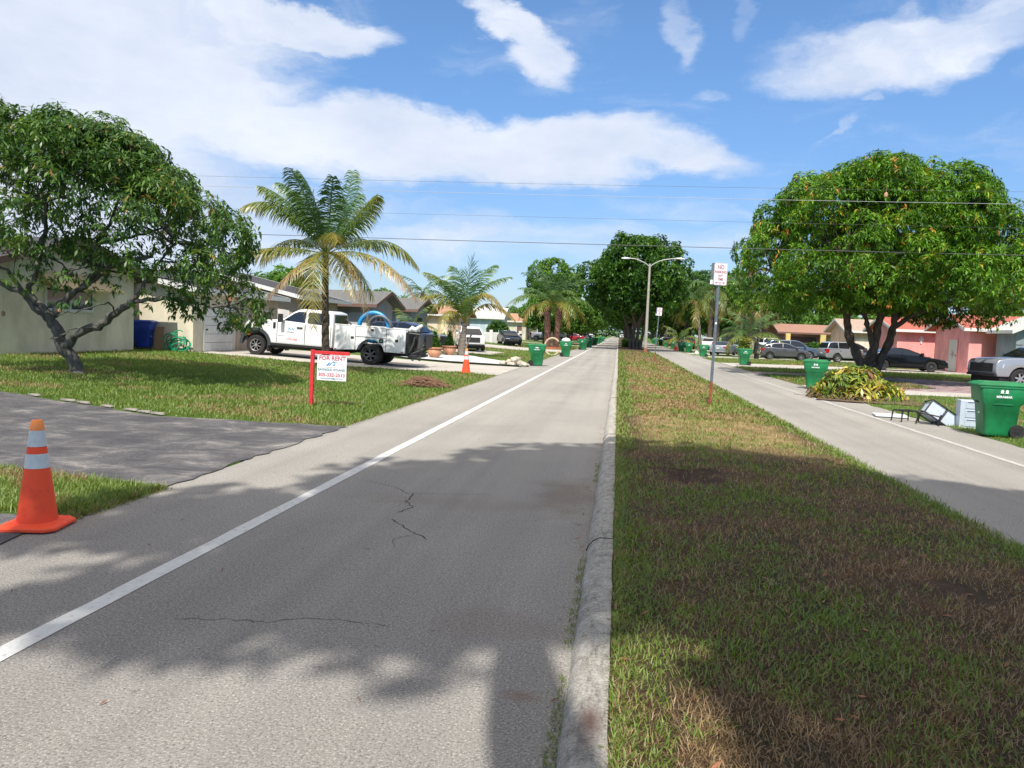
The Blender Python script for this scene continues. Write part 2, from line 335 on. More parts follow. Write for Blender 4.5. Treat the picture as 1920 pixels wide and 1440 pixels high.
M_lawn = ground_mat('lawn_ground', 'lawn'); M_med = ground_mat('median_ground', 'median'); M_kerb = ground_mat('kerb_concrete', 'kerb'); M_paint = ground_mat('line_paint', 'paint'); M_paintw = mat('worn_paint', (.43, .42, .395), .8, var=.22, scale=9)

def jag(poly, step=.25, amp=.04, seed=1):
    r = random.Random(seed); o = []
    for i, a in enumerate(poly):
        b = poly[(i+1) % len(poly)]; d = math.dist(a, b); n = max(1, min(160, int(d/step)))
        for k in range(n):
            t = k/n; e = amp*(r.random()-.5)*2 if (k or True) else 0
            nx, ny = (b[1]-a[1])/d, -(b[0]-a[0])/d
            o.append((a[0]+(b[0]-a[0])*t+nx*e, a[1]+(b[1]-a[1])*t+ny*e))
    return o
def sheet(name, poly, dz, m, label=None, kind='structure', zf=tz, jagged=None, seed=1):
    if jagged: poly = jag(poly, jagged[0], jagged[1], seed)
    bm = bmesh.new(); vs = [bm.verts.new((x, y, 0)) for x, y in poly]; bm.faces.new(vs)
    bmesh.ops.triangulate(bm, faces=bm.faces[:])
    for x in ZX[1:-1]:
        bmesh.ops.bisect_plane(bm, geom=bm.verts[:]+bm.edges[:]+bm.faces[:], plane_co=(x, 0, 0), plane_no=(1, 0, 0))
    for v in bm.verts: v.co.z = zf(v.co.x)+dz
    bmesh.ops.recalc_face_normals(bm, faces=bm.faces)
    if sum(f.normal.z for f in bm.faces) < 0: bmesh.ops.reverse_faces(bm, faces=bm.faces[:])
    me = bpy.data.meshes.new(name); bm.to_mesh(me); bm.free(); me.materials.append(m)
    o = link(bpy.data.objects.new(name, me)); tag(o, label, None, None, kind); return o
# the ground: one sheet to the horizon, stepped down under the roads
b = MB(); xs = [-2000, -60, -20, -14.5, -10, -7.7, -4.42, -4.38, 7.08, 7.12, 17, 60, 2000]
for i, x in enumerate(xs):
    z = tz(x)+.006 if (x <= -4.42 or x >= 7.12) else -.06
    b.v += [(x, -60, z), (x, 2500, z)]
for i in range(len(xs)-1): b.f.append((2*i, 2*i+2, 2*i+3, 2*i+1)); b.m.append(0)
tag(b.build('ground', M_lawn), 'flat grassy ground of the front lawns', kind='structure')
def quad_road(name, x0, x1, m, y0=-25, y1=700, z=0, label=None):
    b = MB(); ys = [y0, 0, 5, 20, 60, 200, y1]
    for y in ys: b.v += [(x0, y, z), (x1, y, z)]
    for i in range(len(ys)-1): b.f.append((2*i, 2*i+1, 2*i+3, 2*i+2)); b.m.append(0)
    return tag(b.build(name, m), label, kind='structure')
def edge_pts(x, ylist, amp, seed):
    r = random.Random(seed); return [(x+amp*(r.random()-.5)*2, y) for y in ylist]
yl = list(np.arange(-25, 40, .35))+list(np.arange(40, 120, 2))+[200, 400, 700]
def ribbon(name, xl, xr, al, ar, m, z, label, s):
    A = edge_pts(xl, yl, al, s); Bp = edge_pts(xr, yl, ar, s+1); b = MB(); b.v = [p for a, c in zip(A, Bp) for p in ((*a, z), (*c, z))]
    b.f = [(2*i, 2*i+1, 2*i+3, 2*i+2) for i in range(len(A)-1)]; b.m = [0]*len(b.f)
    return tag(b.build(name, m), label, kind='structure')
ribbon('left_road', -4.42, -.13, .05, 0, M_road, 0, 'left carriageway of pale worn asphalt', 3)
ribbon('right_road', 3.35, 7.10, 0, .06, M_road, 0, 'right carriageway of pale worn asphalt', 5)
ribbon('left_road_line', -3.01, -2.88, .006, .006, M_paint, .004, 'white edge line on the left carriageway', 7)
ribbon('right_road_line', 5.95, 6.06, .010, .010, M_paintw, .004, 'white edge line on the right carriageway', 9)
# cracks in the asphalt
M_crack = mat('crack_dark', (.035, .033, .032), .95)
def crack(pts, w=.007, seed=0):
    r = random.Random(seed); P = []
    for a, b_ in zip(pts, pts[1:]):
        n = max(2, int(math.dist(a, b_)/.035))
        for k in range(n): t = k/n; P.append((a[0]+(b_[0]-a[0])*t+r.uniform(-.012, .012), a[1]+(b_[1]-a[1])*t+r.uniform(-.018, .018)))
    P.append(pts[-1]); mb = MB()
    for i, p in enumerate(P):
        q = P[min(i+1, len(P)-1)]; o_ = P[max(i-1, 0)]; dx, dy = q[0]-o_[0], q[1]-o_[1]; l = math.hypot(dx, dy) or 1
        ww = w*r.uniform(.35, 1.0)*(0.3 if i in (0, len(P)-1) else 1)
        mb.v += [(p[0]-dy/l*ww, p[1]+dx/l*ww, .003), (p[0]+dy/l*ww, p[1]-dx/l*ww, .003)]
        if i: k = 2*i; mb.f.append((k-2, k-1, k+1, k)); mb.m.append(0)
    o = mb.build('road_crack', M_crack); tag(o, kind='structure')
crack([(-1.96, 7.18), (-2.2, 7.05), (-2.35, 7.1)], .0025, 16)
crack([(-1.57, 6.07), (-1.7, 5.85), (-1.62, 5.6)], .0025, 17)
crack([(-2.69, 8.03), (-2.23, 7.77), (-2.05, 7.5), (-1.99, 7.55), (-1.6, 7.62), (-1.2, 7.75)], .004, 1)
crack([(-1.99, 7.55), (-1.96, 7.18), (-1.84, 6.96), (-1.92, 6.7)], .0065, 2)
crack([(-1.89, 6.46), (-1.76, 6.3), (-1.69, 6.18), (-1.57, 6.07), (-1.44, 5.91)], .0065, 3)
crack([(-2.4, 3.95), (-2.1, 4.0), (-1.89, 4.02), (-1.74, 4.11), (-1.56, 4.15), (-1.2, 4.13)], .003, 4)
# kerb of the median with real cross-section, slightly uneven
b = MB(); ks = list(np.arange(-8, 30, .2))+list(np.arange(30, 120, 3))+[200, 400, 700]; rr = random.Random(4)
for y in ks:
    j = rr.uniform(-.005, .005)
    b.v += [(-.165+j, y, -.02), (-.15+j, y, .035), (-.115+j, y, .085+j*.5), (-.07, y, .108+j*.6), (.035+j, y, .115), (.045+j, y, .05)]
for i in range(len(ks)-1):
    for q in range(5): b.f.append((6*i+q, 6*i+q+1, 6*i+7+q, 6*i+6+q)); b.m.append(0)
tag(b.build('kerb', M_kerb, smooth=True), 'stained concrete kerb along the grass median', kind='structure')
b = MB()
for y in (5.95, 12.3, 19.5, 27): b.tube([(-.168, y, 0), (-.155, y+.004, .036), (-.118, y, .087), (-.07, y+.006, .110), (.035, y-.01, .117)], .004, 5)
tag(b.build('kerb_joint', M_crack), kind='structure')
# median soil
xsM = list(np.linspace(.04, 3.45, 18)); ysM = list(np.arange(-8, 22, .22))+list(np.arange(22, 90, 2))+[120, 200, 400, 700]; b = MB(); rr = random.Random(9)
for y in ysM:
    for i, x in enumerate(xsM):
        z = mz(x)+rr.uniform(-.009, .009)*(0 < i < 17)
        z -= .10*math.exp(-((x-.85)/.32)**2-((y-9.0)/.42)**2)+.05*math.exp(-((x-1.5)/.3)**2-((y-8.6)/.3)**2)
        if i == 17: x += rr.uniform(-.05, .04); z = .008
        b.v.append((x, y, z))
nx = len(xsM)
for j in range(len(ysM)-1):
    for i in range(nx-1): b.f.append((j*nx+i, j*nx+i+1, (j+1)*nx+i+1, (j+1)*nx+i)); b.m.append(0)
tag(b.build('median_soil', M_med, smooth=True), 'strip of worn turf soil between the two carriageways', kind='structure')
# drives on the left
D1 = [(-4.38, 7.0), (-6.5, 7.36), (-30, 7.7), (-30, 13.6), (-11.5, 13.0), (-7.6, 11.9), (-4.38, 12.1)]
sheet('driveway', D1, .011, M_asph, 'dark patched asphalt driveway beside the near cone', jagged=(.22, .05))
D0 = [(-4.38, 3.2), (-4.38, 5.15), (-4.6, 5.72), (-5.2, 5.66), (-30, 5.5), (-30, 3.2)]
sheet('driveway', D0, .011, M_asph, 'dark asphalt apron under the near cone', jagged=(.2, .04), seed=4)
D2 = [(-4.38, 27.9), (-5.9, 29.0), (-10, 27.7), (-15.5, 27.9), (-16.4, 28.2), (-16.4, 35.3), (-10.2, 35.6), (-4.38, 35.2)]
sheet('driveway', D2, .011, M_apron, 'pale concrete driveway under the utility truck', jagged=(.3, .04), seed=2)
DL = [(-4.38, 63.5), (-16.0, 66), (-16.0, 76), (-4.38, 72.5)]
sheet('driveway', DL, .011, M_apron, 'pale concrete driveway under the black car on the left', jagged=(.5, .05), seed=3)
sheet('driveway', [(-8.2, 49.5), (-15.8, 49), (-15.8, 57), (-8.2, 56)], .011, M_apron, 'short concrete parking pad under the white suv', jagged=(.5, .05), seed=5)
for i, y in enumerate((96, 118, 142, 168, 195)):
    sheet('driveway', [(-4.38, y), (-15.5, y+.5), (-15.5, y+7), (-4.38, y+6.5)], .011, M_apron, ['pale driveway beyond the twin trunk palm', 'pale driveway under the silver pickup', 'distant driveway on the left', 'second distant driveway on the left', 'farthest driveway on the left'][i])
# drives on the right
sheet('driveway', [(7.08, 28.3), (11, 28.0), (30, 28.2), (30, 38.8), (17, 39.2), (12, 42.0), (7.08, 42.3), (7.08, 39.6), (11.6, 39.2), (12.9, 36), (12.6, 32.2), (10.8, 31.0), (7.08, 31.1)], .011, M_pav, 'curved driveway of reddish worn paving on the right', jagged=(.4, .04), seed=6)
sheet('driveway', [(7.08, 27.7), (30, 27.6), (30, 29.6), (12, 30.1), (7.08, 31.2)], .017, M_apron, 'pale concrete strip of the curved driveway', jagged=(.4, .05), seed=7)
for y0, y1, s, l in ((49.0, 55.5, 8, 'pale driveway under the black sedan'), (67.5, 73.5, 9, 'pale driveway under the grey hatchback'), (79, 85, 10, 'pale driveway under the dark grey car'), (100, 106, 11, 'distant pale driveway on the right'), (122, 128, 12, 'farthest pale driveway on the right')):
    sheet('driveway', [(7.08, y0), (22, y0), (22, y1), (7.08, y1)], .011, M_apron, l, jagged=(.5, .04), seed=s)
# white gravel bed with dark edging
M_grav = mat('white_stone', (.62, .62, .60), .9, var=.35, scale=38, bump=1.0, bscale=55)
GB = [(-4.5, 35.4), (-5.6, 35.62), (-8, 35.95), (-10.2, 36.2), (-10.9, 36.9), (-10.9, 42), (-10.2, 46), (-8.9, 45.6), (-7.0, 42.0), (-4.6, 37.8)]
sheet('gravel_bed', GB, .05, M_grav, 'bed of white stones behind the utility truck', jagged=(.3, .03), seed=3)
b = MB(); b.tube([(x, y-.03, tz(x)+.06) for x, y in GB[:6]], .035, 6)
M_blk = mat('black_plastic', (.018, .018, .018), .5)
o = b.build('garden_edging', M_blk, smooth=True); tag(o, 'black plastic edging along the white gravel bed', 'edging')
# grass blades ----------------------------------------------------------
M_gr = leafmat('grass_blade', [(0, (.08, .15, .022)), (.35, (.15, .225, .035)), (.56, (.24, .30, .06)), (.62, (.16, .11, .05)), (.75, (.32, .22, .10)), (.88, (.46, .33, .17)), (1, (.15, .07, .04))], rough=.5, trans=.3)
def inpoly(X, Y, poly):
    c = np.zeros(len(X), bool); n = len(poly)
    for i in range(n):
        x1, y1 = poly[i]; x2, y2 = poly[(i+1) % n]
        k = (y1 > Y) != (y2 > Y); xi = (x2-x1)*(Y-y1)/((y2-y1) or 1e-9)+x1; c ^= k & (X < xi)
    return c
def vnoise(X, Y, s, seed):
    r = np.random.default_rng(seed); G = r.random((256, 256)); x = X*s+500.3; y = Y*s+500.7; xi = x.astype(int); yi = y.astype(int); fx = x-xi; fy = y-yi
    fx = fx*fx*(3-2*fx); fy = fy*fy*(3-2*fy); g = lambda a, b_: G[a % 256, b_ % 256]
    return (g(xi, yi)*(1-fx)+g(xi+1, yi)*fx)*(1-fy)+(g(xi, yi+1)*(1-fx)+g(xi+1, yi+1)*fx)*fy
def fbm(X, Y, s, seed): return .55*vnoise(X, Y, s, seed)+.3*vnoise(X, Y, s*2.3, seed+1)+.15*vnoise(X, Y, s*5.1, seed+2)
def blades(name, X, Y, Z, hlen, wid, v, label, tilt=.9, clump=0):
    n = len(X); a = rng.random(n)*2*np.pi; th = np.abs(rng.normal(0, tilt*.5, n))+.15; th = np.clip(th, .05, 1.45); l = hlen*(.5+rng.random(n)); w = wid*(.6+.8*rng.random(n))
    d = np.stack([np.cos(a)*np.sin(th), np.sin(a)*np.sin(th), np.cos(th)], 1); th2 = np.clip(th+.45, 0, 1.6); d2 = np.stack([np.cos(a)*np.sin(th2), np.sin(a)*np.sin(th2), np.cos(th2)], 1)
    sa = a+np.pi/2+rng.normal(0, .5, n); s = np.stack([np.cos(sa), np.sin(sa), 0*a], 1)*w[:, None]/2
    B0 = np.stack([X, Y, Z], 1); B1 = B0+d*(l*.55)[:, None]; B2 = B1+d2*(l*.5)[:, None]
    V = np.stack([B0-s, B0+s, B1-s*.8, B1+s*.8, B2], 1).reshape(-1, 3); k = (np.arange(n)*5)[:, None]
    F = np.stack([k+[0, 1, 3], k+[0, 3, 2], k+[2, 3, 4]], 1).reshape(-1, 3)
    o = np_mesh(name, V, F, np.repeat(v, 3), M_gr); return tag(o, label, kind='stuff')
def samp(n, x0, x1, y0, y1, p=2.0):
    """positions, denser near the viewer: density ~ 1/y^p"""
    u = rng.random(n); q = 1-p
    Y = (y0**q+u*(y1**q-y0**q))**(1/q) if abs(q) > 1e-6 else y0*(y1/y0)**u
    return x0+(x1-x0)*rng.random(n), Y
def mzv(X): return np.interp(X, [0, .05, 1.2, 3.0, 3.45], [.10, .115, .10, .055, .02])
X, Y = samp(135000, .05, 3.5, 2.2, 16, 1.7)
pn = fbm(X, Y, 1.1, 5); wb_ = fbm(X, Y, 3, 91)*1.6; hole = ((X-.9)/.6)**2+((Y-9.0)/.6)**2+wb_ < 1.45; pit2 = ((X-2.3)/.4)**2+((Y-5.4)/.4)**2+wb_ < 1.1
edge = (X < .3) | (X > 3.2)
cl = vnoise(X, Y, 7, 77)
green = (pn+.25*edge+.22*np.exp(-((X-1.3)/.7)**2-((Y-8.1)/.5)**2)+.34*(cl-.5)+.09*((Y > 6) & (Y < 12))) > (.655+.50*(rng.random(len(X))-.5))
v = np.where(green, (.20+.38*rng.random(len(X))), .60+.40*rng.random(len(X))); keep = ~((hole | pit2) & (rng.random(len(X)) < .93)) & (rng.random(len(X)) < np.where(green, 1, .75))
X, Y, v, green = X[keep], Y[keep], v[keep], green[keep]
blades('grass', X, Y, mzv(X)-.006, np.where(green, .038, .040)*(1+Y/26), np.where(green, .0042, .0028)*(1+Y/6), v, 'green and straw brown turf of the near median', tilt=1.7)
X = np.abs(rng.normal(0, .05, 9000))+.045; Y = 2.3+24*rng.random(9000)**1.6; blades('grass', X, Y, X*0+.10, .045*(1+Y/26), .0045*(1+Y/6), np.where(rng.random(9000) < .75, .15+.4*rng.random(9000), .7+.2*rng.random(9000)), 'fringe of turf along the back of the kerb', tilt=1.5)
X, Y = samp(42000, .05, 3.5, 15.5, 75, 1.8); pn = fbm(X, Y, 1.1, 5); green = (pn+.25*((X < .4) | (X > 3.1))) > .63+.35*(rng.random(len(X))-.5); v = np.where(green, .1+.5*rng.random(len(X)), .58+.28*rng.random(len(X)))
blades('grass', X, Y, mzv(X)-.004, np.where(green, .06, .04)*(1+Y/60), .006*(1+Y/8), v, 'dry sunlit turf of the farther median', tilt=1.4)
G1 = [(-4.36, 6.95), (-4.40, 6.3), (-4.55, 5.85), (-5.2, 5.72), (-10, 5.6), (-10, 7.6), (-6.5, 7.3)]
X, Y = samp(46000, -8.8, -4.36, 5.55, 7.65, 1); k = inpoly(X+rng.normal(0, .04, len(X)), Y+rng.normal(0, .03, len(X)), G1); X, Y = X[k], Y[k]
v = np.clip(.12+.45*rng.random(len(X))+.3*(fbm(X, Y, 1.5, 8) > .62), 0, 1)
blades('grass', X, Y, np.interp(X, ZX, ZZ)+.002, .075, .008, v, 'bright green tuft of lawn behind the near cone', tilt=1.1)
G2 = [(-4.4, 12.15), (-7.6, 12.0), (-11.5, 13.05), (-22, 13.6), (-22, 20), (-17.8, 20), (-17.8, 28.2), (-15.5, 27.9), (-10, 27.65), (-5.9, 28.95), (-4.4, 27.9)]
X, Y = samp(170000, -21, -4.38, 12.0, 29, 1.6); k = inpoly(X+rng.normal(0, .04, len(X)), Y+rng.normal(0, .04, len(X)), G2) & (X > -.93*Y-1); X, Y = X[k], Y[k]
pn = fbm(X, Y, .8, 15); dry = (pn > .60) & (rng.random(len(X)) < .6); v = np.where(dry, .55+.35*rng.random(len(X)), .05+.5*rng.random(len(X)))
blades('grass', X, Y, np.interp(X, ZX, ZZ)+.002, .075, .009*(1+Y/30), v, 'sunlit front lawn around the leaning mango tree', tilt=1.2)
def lawnpatch(poly, n, label, seed, y0=None):
    xs_, ys_ = [p[0] for p in poly], [p[1] for p in poly]; X, Y = samp(n, min(xs_), max(xs_), min(ys_), max(ys_), 1.5); k = inpoly(X+rng.normal(0, .05, n), Y+rng.normal(0, .05, n), poly); X, Y = X[k], Y[k]
    v = np.clip(np.where(fbm(X, Y, .7, seed) > .62, .55+.35*rng.random(len(X)), .05+.5*rng.random(len(X))), 0, 1); s = Y/30
    blades('grass', X, Y, np.interp(X, ZX, ZZ)+.002, .07*(.7+s*.5), .010*(.5+s), v, label, tilt=1.2)
lawnpatch([(7.1, 13), (7.1, 27.7), (20, 27.6), (20, 19), (13, 13)], 60000, 'lawn strip behind the near right bin', 21)
lawnpatch([(7.1, 31.2), (10.8, 31.1), (12.6, 32.4), (12.8, 36), (11.5, 39.2), (7.1, 39.6)], 14000, 'island of lawn under the right mango tree', 22)
lawnpatch([(7.1, 42.3), (12, 42), (17, 39.3), (24, 39), (24, 49), (7.1, 49)], 24000, 'lawn in front of the pink house', 23)
lawnpatch([(7.1, 55.6), (21, 55.6), (21, 67.4), (7.1, 67.4)], 16000, 'lawn before the grey hatchback', 24)
lawnpatch([(-4.4, 38.2), (-7, 42.3), (-8.8, 46), (-10.5, 48.9), (-8.2, 49.3), (-8.2, 56.2), (-15.5, 57.2), (-15.5, 65.8), (-4.4, 63.3)], 26000, 'lawn between the white gravel and the black car', 25)
lawnpatch([(-4.4, 72.8), (-15.5, 76.3), (-15.5, 95), (-4.4, 95)], 14000, 'lawn around the twin trunk palm', 26)
# ---------------------------------------------------------------- vegetation
ML = leafmat('mango_leaf', [(0, (.035, .095, .010)), (.35, (.075, .18, .014)), (.6, (.125, .29, .022)), (.78, (.235, .40, .035)), (.88, (.40, .30, .04)), (1, (.45, .17, .04))], rough=.48, trans=.20, spec=.3)
MLd = leafmat('mango_leaf_dull', [(0, (.030, .078, .022)), (.35, (.058, .130, .030)), (.65, (.108, .205, .038)), (.84, (.16, .23, .05)), (.93, (.34, .23, .07)), (1, (.30, .12, .05))], rough=.36, trans=.28, spec=.35)
MF = leafmat('shade_leaf', [(0, (.022, .065, .012)), (.4, (.048, .13, .018)), (.75, (.10, .225, .026)), (1, (.18, .31, .04))], rough=.45, trans=.33)
MFl = leafmat('light_leaf', [(0, (.05, .12, .02)), (.5, (.115, .245, .035)), (1, (.23, .37, .06))], rough=.45, trans=.35)
MP = leafmat('palm_leaf', [(0, (.035, .09, .025)), (.3, (.08, .17, .036)), (.5, (.16, .205, .035)), (.66, (.29, .235, .045)), (.8, (.38, .265, .09)), (.9, (.33, .235, .15)), (1, (.26, .19, .145))], rough=.38, trans=.25, spec=.6)
MY = leafmat('cut_leaf', [(0, (.03, .08, .015)), (.4, (.09, .17, .025)), (.6, (.30, .33, .045)), (.82, (.52, .44, .05)), (.9, (.25, .13, .07)), (1, (.13, .07, .045))], rough=.4, trans=.2)
Mbark = mat('grey_bark', (.10, .092, .08), .95, var=.5, scale=9, bump=1.0, bscale=22, stretch=(1, 1, .35))
Mbark2 = mat('brown_bark', (.105, .08, .062), .95, var=.45, scale=8, bump=1.0, bscale=20, stretch=(1, 1, .4))
Mpalm = mat('palm_bark', (.20, .165, .135), .95, var=.4, scale=4, bump=1.0, bscale=12, stretch=(.5, .5, 4))
Mpalmd = mat('dark_palm_bark', (.095, .072, .055), .95, var=.45, scale=5, bump=1.0, bscale=14, stretch=(.5, .5, 4))
Mfruit = mat('mango_fruit', (.42, .24, .13), .45, var=.3, scale=5)
def unit(a): return a/np.maximum(np.linalg.norm(a, axis=1, keepdims=True), 1e-9)
def rosettes(P, D, Ln, nl, wr, droop, vc, vj=.12, spread=1.0, rg=rng):
    n = len(P); P = np.repeat(P, nl, 0); D = np.repeat(unit(D), nl, 0); N_ = n*nl; Ln = np.repeat(np.broadcast_to(Ln, (n,)), nl)
    r = unit(rg.normal(size=(N_, 3))); r = unit(r-D*np.sum(r*D, 1, keepdims=True))
    d1 = unit(r*spread+D*(rg.random((N_, 1))*.7)+np.array([0, 0, -1.])*droop*(.4+.6*rg.random((N_, 1))))
    d2 = unit(d1+np.array([0, 0, -1.])*droop*(.5+.8*rg.random((N_, 1))))
    l = Ln*(.7+.6*rg.random(N_)); w = unit(np.cross(d1, rg.normal(size=(N_, 3))*.35+np.array([0, 0, 1.])))*(l*wr)[:, None]/2
    b0 = P+rg.normal(size=(N_, 3))*.03; m = b0+d1*(l*.5)[:, None]; t = m+d2*(l*.52)[:, None]
    V = np.stack([b0, m-w, m+w, t], 1).reshape(-1, 3); k = (np.arange(N_)*4)[:, None]
    F = np.stack([k+[0, 1, 2], k+[1, 3, 2]], 1).reshape(-1, 3)
    v = np.clip(np.repeat(vc, nl)+rg.normal(0, vj, N_), 0, 1); return V, F, np.repeat(v, 2)
def fib(n, rg):
    i = np.arange(n)+.5; ph = np.arccos(1-2*i/n); th = pi*(1+5**.5)*i+rg.random()*6
    d = np.stack([np.cos(th)*np.sin(ph), np.sin(th)*np.sin(ph), np.cos(ph)], 1); return unit(d+rg.normal(0, .12, d.shape))
def env_radius(D, right, left, depth=None):
    el_ = np.degrees(np.arcsin(np.clip(D[:, 2], -1, 1))); rr = np.interp(el_, *zip(*sorted(right))); rl = np.interp(el_, *zip(*sorted(left)))
    hz_ = np.maximum(np.hypot(D[:, 0], D[:, 1]), 1e-6); w = (1+D[:, 0]/hz_)/2; r = w*rr+(1-w)*rl
    return r if depth is None else r*(1-(1-depth)*np.abs(D[:, 1]/hz_))
def crown(center, right, left, nlobe, lsize, nclus, seed, depth=None, zmin=None, inner=.25):
    rg = np.random.default_rng(seed); D = fib(nlobe, rg); r = env_radius(D, right, left, depth)
    lr = lsize*(.7+.6*rg.random(nlobe)); lr = np.minimum(lr, r*.45); LC = D*((r-lr*.9)*(1.07-.27*rg.random(nlobe)))[:, None]
    ni = int(nlobe*inner); Di = unit(rg.normal(size=(ni, 3))); ri = env_radius(Di, right, left, depth)*(.25+.4*rg.random(ni)); LC = np.concatenate([LC, Di*ri[:, None]]); lr = np.concatenate([lr, lsize*np.ones(ni)]); D = np.concatenate([D, Di])
    Ps, Ds, tone = [], [], []
    for c, q, dd in zip(LC, lr, D):
        m = max(3, int(nclus*(q/lsize)**2)); e = unit(rg.normal(size=(m, 3))+dd*.75+np.array([0, 0, .25])); rad = q*(.62+.42*rg.random((m, 1)))
        Ps.append(c+e*rad); Ds.append(e); tone.append(np.full(m, rg.normal(0, .1)))
    P = np.concatenate(Ps)+np.array(center); Dd = np.concatenate(Ds); t = np.concatenate(tone)
    if zmin is not None: k = P[:, 2] > zmin; P, Dd, t = P[k], Dd[k], t[k]
    return P, Dd, t, LC+np.array(center), lr, rg
def catmull(pts, n=5):
    P = [Vector(p) for p in pts]; o = []
    for i in range(len(P)-1):
        a, b_, c, d = P[max(i-1, 0)], P[i], P[i+1], P[min(i+2, len(P)-1)]
        for k in range(n):
            t = k/n; o.append(.5*((2*b_)+(c-a)*t+(2*a-5*b_+4*c-d)*t*t+(3*b_-a-3*c+d)*t**3))
    o.append(P[-1]); return o
def limb(mb, pts, r0, r1, n=8, k=5, wob=.0, rg=None):
    q = catmull(pts, k); m = len(q)-1; r = [(r0+(r1-r0)*(i/m)) for i in range(m+1)]
    if rg is not None:
        q = [p+Vector(rg.normal(0, wob, 3)) if 0 < i < m else p for i, p in enumerate(q)]; r = [x*(1+.10*rg.normal()) for x in r]
    mb.tube(q, r, n); return q
def twigs(mb, limbs, targets, rg, r0=.03, r1=.006, n=5, sag=.15, cnt=2):
    pool = [p for l in limbs for p in l[len(l)//4:]]
    for t in targets:
        t = Vector(t); p = min(pool, key=lambda q: (q-t).length+.8*max(0, q.z-t.z)); m = (p+t)/2+Vector(rg.normal(0, .12, 3))+Vector((0, 0, -sag)); d = (t-p).length
        q = catmull([p, p.lerp(m, .6)+Vector(rg.normal(0, .05, 3)), m, t], 3); k = len(q); mb.tube(q, [max(r1, r0*(1-i/(k-1))*min(1, d/2)+r1) for i in range(k)], n)
        for _ in range(cnt):
            e = t+Vector(rg.normal(0, .17, 3)); mb.tube([q[-3], q[-3].lerp(e, .5)+Vector(rg.normal(0, .06, 3)), e], [r1*1.4, r1, r1*.5], 4)
VYAW = R(7.73)
def leafy(name, label, cat, loc, limbs, env, nlobe, lsize, nclus, leaf, nl, Ln, wr, droop, seed, rz=VYAW, bark=None, group=None, vbase=.4, vvar=.16, zmin=None, odd=.05, depth=None, tw=True, inner=.25, twr=.03, spread=1., keep=None):
    t = thing(name, label, cat, loc, rz, group); c0, right, left = env
    P, D, tone, LC, lr, rg = crown(c0, right, left, nlobe, lsize, nclus, seed, depth, zmin, inner)
    if keep is not None: k = keep(P, rg); P, D, tone = P[k], D[k], tone[k]
    vc = np.clip(vbase+tone+rg.normal(0, vvar, len(P)), 0, .80); od = rg.random(len(P)) < odd; vc = np.where(od, .88+.12*rg.random(len(P)), vc)
    V, F, v = rosettes(P, D, Ln, nl, wr, droop, vc, spread=spread, rg=rg); np_mesh('crown', V, F, v, leaf, t)
    mb = MB(); L_ = [limb(mb, p, r0, r1, 9, 5, .02, rg) for p, r0, r1 in limbs]
    if tw: twigs(mb, L_, LC if keep is None else LC[keep(LC, rg)], rg, r0=twr)
    mb.build('trunk', bark or Mbark, t, smooth=True); return t, rg
# --- leaning mango tree on the left lawn (u to the right, z up, v away from the viewer)
S = 1/77.5
def pl(px, py, v=0.):
    du, dz = (px-145)*S, (702-py)*S; return (du-.040*dz, v, dz+.040*du)
LM = [([pl(150, 712), pl(140, 680), pl(122, 650), pl(108, 615), pl(90, 588)], .155, .125),
      ([pl(125, 655), pl(150, 630, -.1), pl(200, 611, -.3), pl(240, 590, -.5), pl(280, 567, -.6)], .105, .075),
      ([pl(275, 570, -.6), pl(330, 563, -.7), pl(380, 568, -.7), pl(440, 577, -.6), pl(480, 560, -.5)], .055, .02),
      ([pl(275, 570, -.6), pl(300, 530, -.5), pl(320, 495, -.4), pl(345, 460, -.2)], .055, .02),
      ([pl(98, 600), pl(115, 570, .1), pl(150, 540, .2), pl(190, 510, .1), pl(240, 495, 0), pl(300, 486, -.2)], .10, .035),
      ([pl(150, 540, .2), pl(185, 505, .3), pl(172, 455, .5), pl(195, 410, .6), pl(215, 350, .7)], .085, .03),
      ([pl(185, 505, .3), pl(165, 480, -.3), pl(150, 440, -.5), pl(120, 400, -.7)], .05, .02),
      ([pl(92, 592), pl(60, 560, 0), pl(65, 500, .3), pl(70, 440, .5), pl(75, 370, .6), pl(90, 300, .6)], .085, .03),
      ([pl(92, 590), pl(60, 552, -.1), pl(0, 527, -.3), pl(-60, 500, -.5), pl(-110, 450, -.5)], .085, .03),
      ([pl(60, 560), pl(40, 510, -.4), pl(0, 490, -.6), pl(-40, 440, -.8)], .05, .02),
      ([pl(172, 455, .5), pl(220, 440, .9), pl(270, 420, 1.2), pl(310, 400, 1.4)], .045, .018),
      ([pl(200, 612, -.3), pl(170, 618, -.6), pl(145, 632, -.7), pl(132, 636, -.75)], .02, .012),
      ([pl(240, 590, -.5), pl(250, 575, -1), pl(215, 585, -1.4), pl(185, 595, -1.6)], .02, .01)]
c0 = pl(200, 400)
kR = [(90, 2.1), (61, 1.95), (30, 2.05), (8, 2.2), (0, 3.1), (-10, 3.85), (-21, 4.25), (-28, 4.6), (-35, 4.4), (-45, 3.2), (-55, 2.3), (-90, 1.5)]
kL = [(90, 2.1), (70, 2.4), (45, 3.3), (20, 4.0), (0, 3.9), (-25, 3.3), (-45, 2.2), (-90, 1.5)]
gap0 = np.array(pl(200, 440, 0))
def gapk(P, rg):
    d = np.hypot((P[:, 0]-gap0[0])/1.7, (P[:, 2]-gap0[2])/1.35); low = (P[:, 2] < np.interp(P[:, 0], [-2, 1.6, 2.6], [2.9, 2.7, 2.0])) & (P[:, 0] < 2.6)
    return ((d > 1) | (rg.random(len(P)) < .30)) & (~low | (rg.random(len(P)) < .12))
